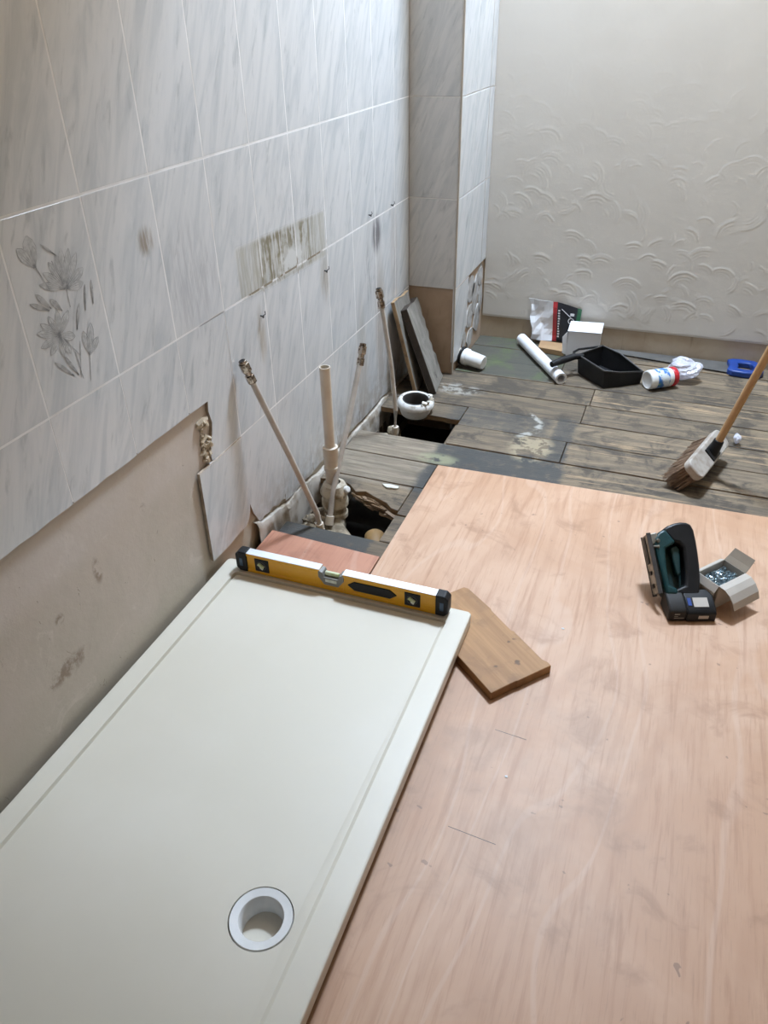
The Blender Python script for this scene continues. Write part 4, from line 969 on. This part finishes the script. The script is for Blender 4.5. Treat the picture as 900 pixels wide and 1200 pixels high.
mb = MB(); mb.lathe([(.0165, .14), (.0165, .462), (.0140, .462), (.0140, .40)], (wx, wy, 0), (-.004, .0, 1), 28); mb.build('upright', 'creampipe', wp, smooth=True)
mb = MB(); mb.lathe([(.017, .196), (.0245, .194), (.0250, .160), (.0225, .155), (.0220, .125), (.0245, .122), (.0245, .112), (.021, .108), (.021, .055)], (wx, wy, 0), (0, 0, 1), 28); mb.build('coupling', 'creampipe', wp, smooth=True)
mb = MB(); mb.lathe([(.021, .068), (.036, .062), (.046, .040), (.047, .030), (.040, .022), (.040, .010), (.044, .004), (.044, -.016), (.036, -.022), (.036, -.040), (.041, -.046), (.041, -.060), (.030, -.066), (.030, -.12)], (wx+.008, wy-.005, 0), (0, 0, 1), 30); mb.build('trap_body', 'grimy', wp, smooth=True)
mb = MB(); mb.cyl((wx+.045, wy-.006, .045), (wx+.060, wy-.010, .052), .013, .011, 16); mb.build('side_plug', 'whiteplastic', wp, smooth=True, bevel=.003)
mb = MB(); mb.tube([(wx+.008, wy-.005, -.06), (wx+.02, wy-.05, -.085), (wx+.07, wy-.10, -.09), (wx+.12, wy-.15, -.10)], [.032, .034, .034, .034], 18); mb.build('bend', 'rubble', wp, smooth=True)
# buried ochre drain and rubble in the nearer opening
mb = MB(); mb.tube([(.318, .585, -.085), (.300, .630, -.080), (.284, .672, -.076), (.280, .682, -.075)], [.034, .034, .034, .026], 24); o = mb.build('drain_pipe', 'clay', smooth=True)
tag(o, 'short ochre pipe stub down in the nearer floor opening', 'pipe')
r = random.Random(21); mb = MB()
def lump(c, s, seed):
    bm = bmesh.new(); bmesh.ops.create_icosphere(bm, subdivisions=2, radius=1); q = random.Random(seed)
    vs = [Vector((v.co.x*s[0], v.co.y*s[1], v.co.z*s[2]))*(1+q.uniform(-.18, .18)) for v in bm.verts]; fs = [tuple(v.index for v in f.verts) for f in bm.faces]; bm.free()
    mb.add([v+Vector(c) for v in vs], fs)
for k in range(26): lump((r.uniform(.03, .14), r.uniform(.56, .72), r.uniform(-.14, -.06)), [r.uniform(.012, .035)]*3, k)
for k in range(10): lump((r.uniform(.12, .25), r.uniform(.54, .60), r.uniform(-.12, -.05)), (r.uniform(.015, .03), r.uniform(.015, .03), .02), 50+k)
for k in range(12): lump((r.uniform(.03, .12), r.uniform(1.26, 1.40), r.uniform(-.12, -.06)), [r.uniform(.012, .03)]*3, 80+k)
tag(mb.build('rubble', 'rubble'), 'broken mortar rubble inside the floor openings', 'rubble', kind='stuff')
# soil collar in front of the leaning boards
cl = thing('toilet_collar', (.165, 1.452, 0), 'dirty white soil pipe collar at the farther floor opening', 'pipe collar')
cc = Vector((.162, 1.445, 0)); cdv = Vector((.06, -.05, 1)).normalized()
mb = MB(); mb.lathe([(.052, .052), (.060, .056), (.068, .052), (.074, .040), (.074, .030), (.066, .024), (.062, .006), (.056, -.01), (.046, -.01), (.046, .040)], cc, cdv, 36, closed=True); mb.build('collar_ring', 'scuffed', cl, smooth=True)
mb = MB(); mb.lathe([(.0455, .046), (.050, .055), (.0535, .053), (.047, -.02), (.044, -.02)], cc, cdv, 36, closed=True); mb.build('rubber_seal', 'darkgrey', cl, smooth=True)
mb = MB(); mb.cyl(cc+Vector((0, 0, -.016)), cc+Vector((0, 0, -.012)), .047, n=28); mb.build('pipe_mouth', 'void', cl)
mb = MB(); r = random.Random(6)
for k in range(14):
    a = r.uniform(-.9, 1.1); p = cc+Vector((math.cos(a)*.064, math.sin(a)*.064, .050+r.uniform(-.004, .006))); M_ = Matrix.Translation(p) @ Matrix.Rotation(r.uniform(0, 6), 4, Vector((r.random(), r.random(), r.random()+.1)))
    s = r.uniform(.004, .010); mb.box((-s, -s*.7, -s*.35), (s, s*.7, s*.35), 0, M_)
mb.build('sealant_crumbs', 'dirtyplastic', cl)
# capped pipe end by the column
cp = thing('capped_pipe', (.25, 1.92, 0), 'white capped pipe end lying at the foot of the column', 'pipe')
c0, cv_ = Vector((.232, 1.945, .046)), Vector((.96, -.26, -.10)).normalized()
mb = MB(); mb.lathe([(.001, -.010), (.030, -.010), (.037, -.006), (.037, .010), (.0335, .014), (.0325, .030), (.0300, .088), (.0275, .093), (.001, .093)], c0, cv_, 28); mb.build('cap', 'whiteplastic', cp, smooth=True)
mb = MB(); mb.lathe([(.0345, -.010), (.041, -.012), (.041, -.020), (.0345, -.022)], c0, cv_, 28, closed=True); mb.build('seal_ring', 'black', cp, smooth=True)
mb = MB(); mb.cyl(c0-cv_*.034, c0-cv_*.008, .030, n=24); mb.build('pipe_stub', 'dirtyplastic', cp, smooth=True)
# small debris
def chip(c, s, seed, label, mat='paper', cat='debris'):
    q = random.Random(seed); m_ = MB(); n = 7
    pl = [(s[0]*math.cos(2*PI*i/n)*(1+q.uniform(-.3, .3)), s[1]*math.sin(2*PI*i/n)*(1+q.uniform(-.3, .3))) for i in range(n)]
    m_.prism(pl, 0, s[2], XYZ); o = m_.build('paint_flake', mat, loc=c); tag(o, label, cat)
chip((.272, .860, .0005), (.034, .012, .005), 1, 'curled white flake on the board edge by the nearer opening', 'dirtyplastic')
chip((.898, -.156, PT), (.004, .003, .0015), 3, 'tiny white chip on the bare middle of the plywood')
chip((.934, .338, PT), (.004, .003, .0015), 4, 'tiny white chip on the plywood beyond the board offcut')
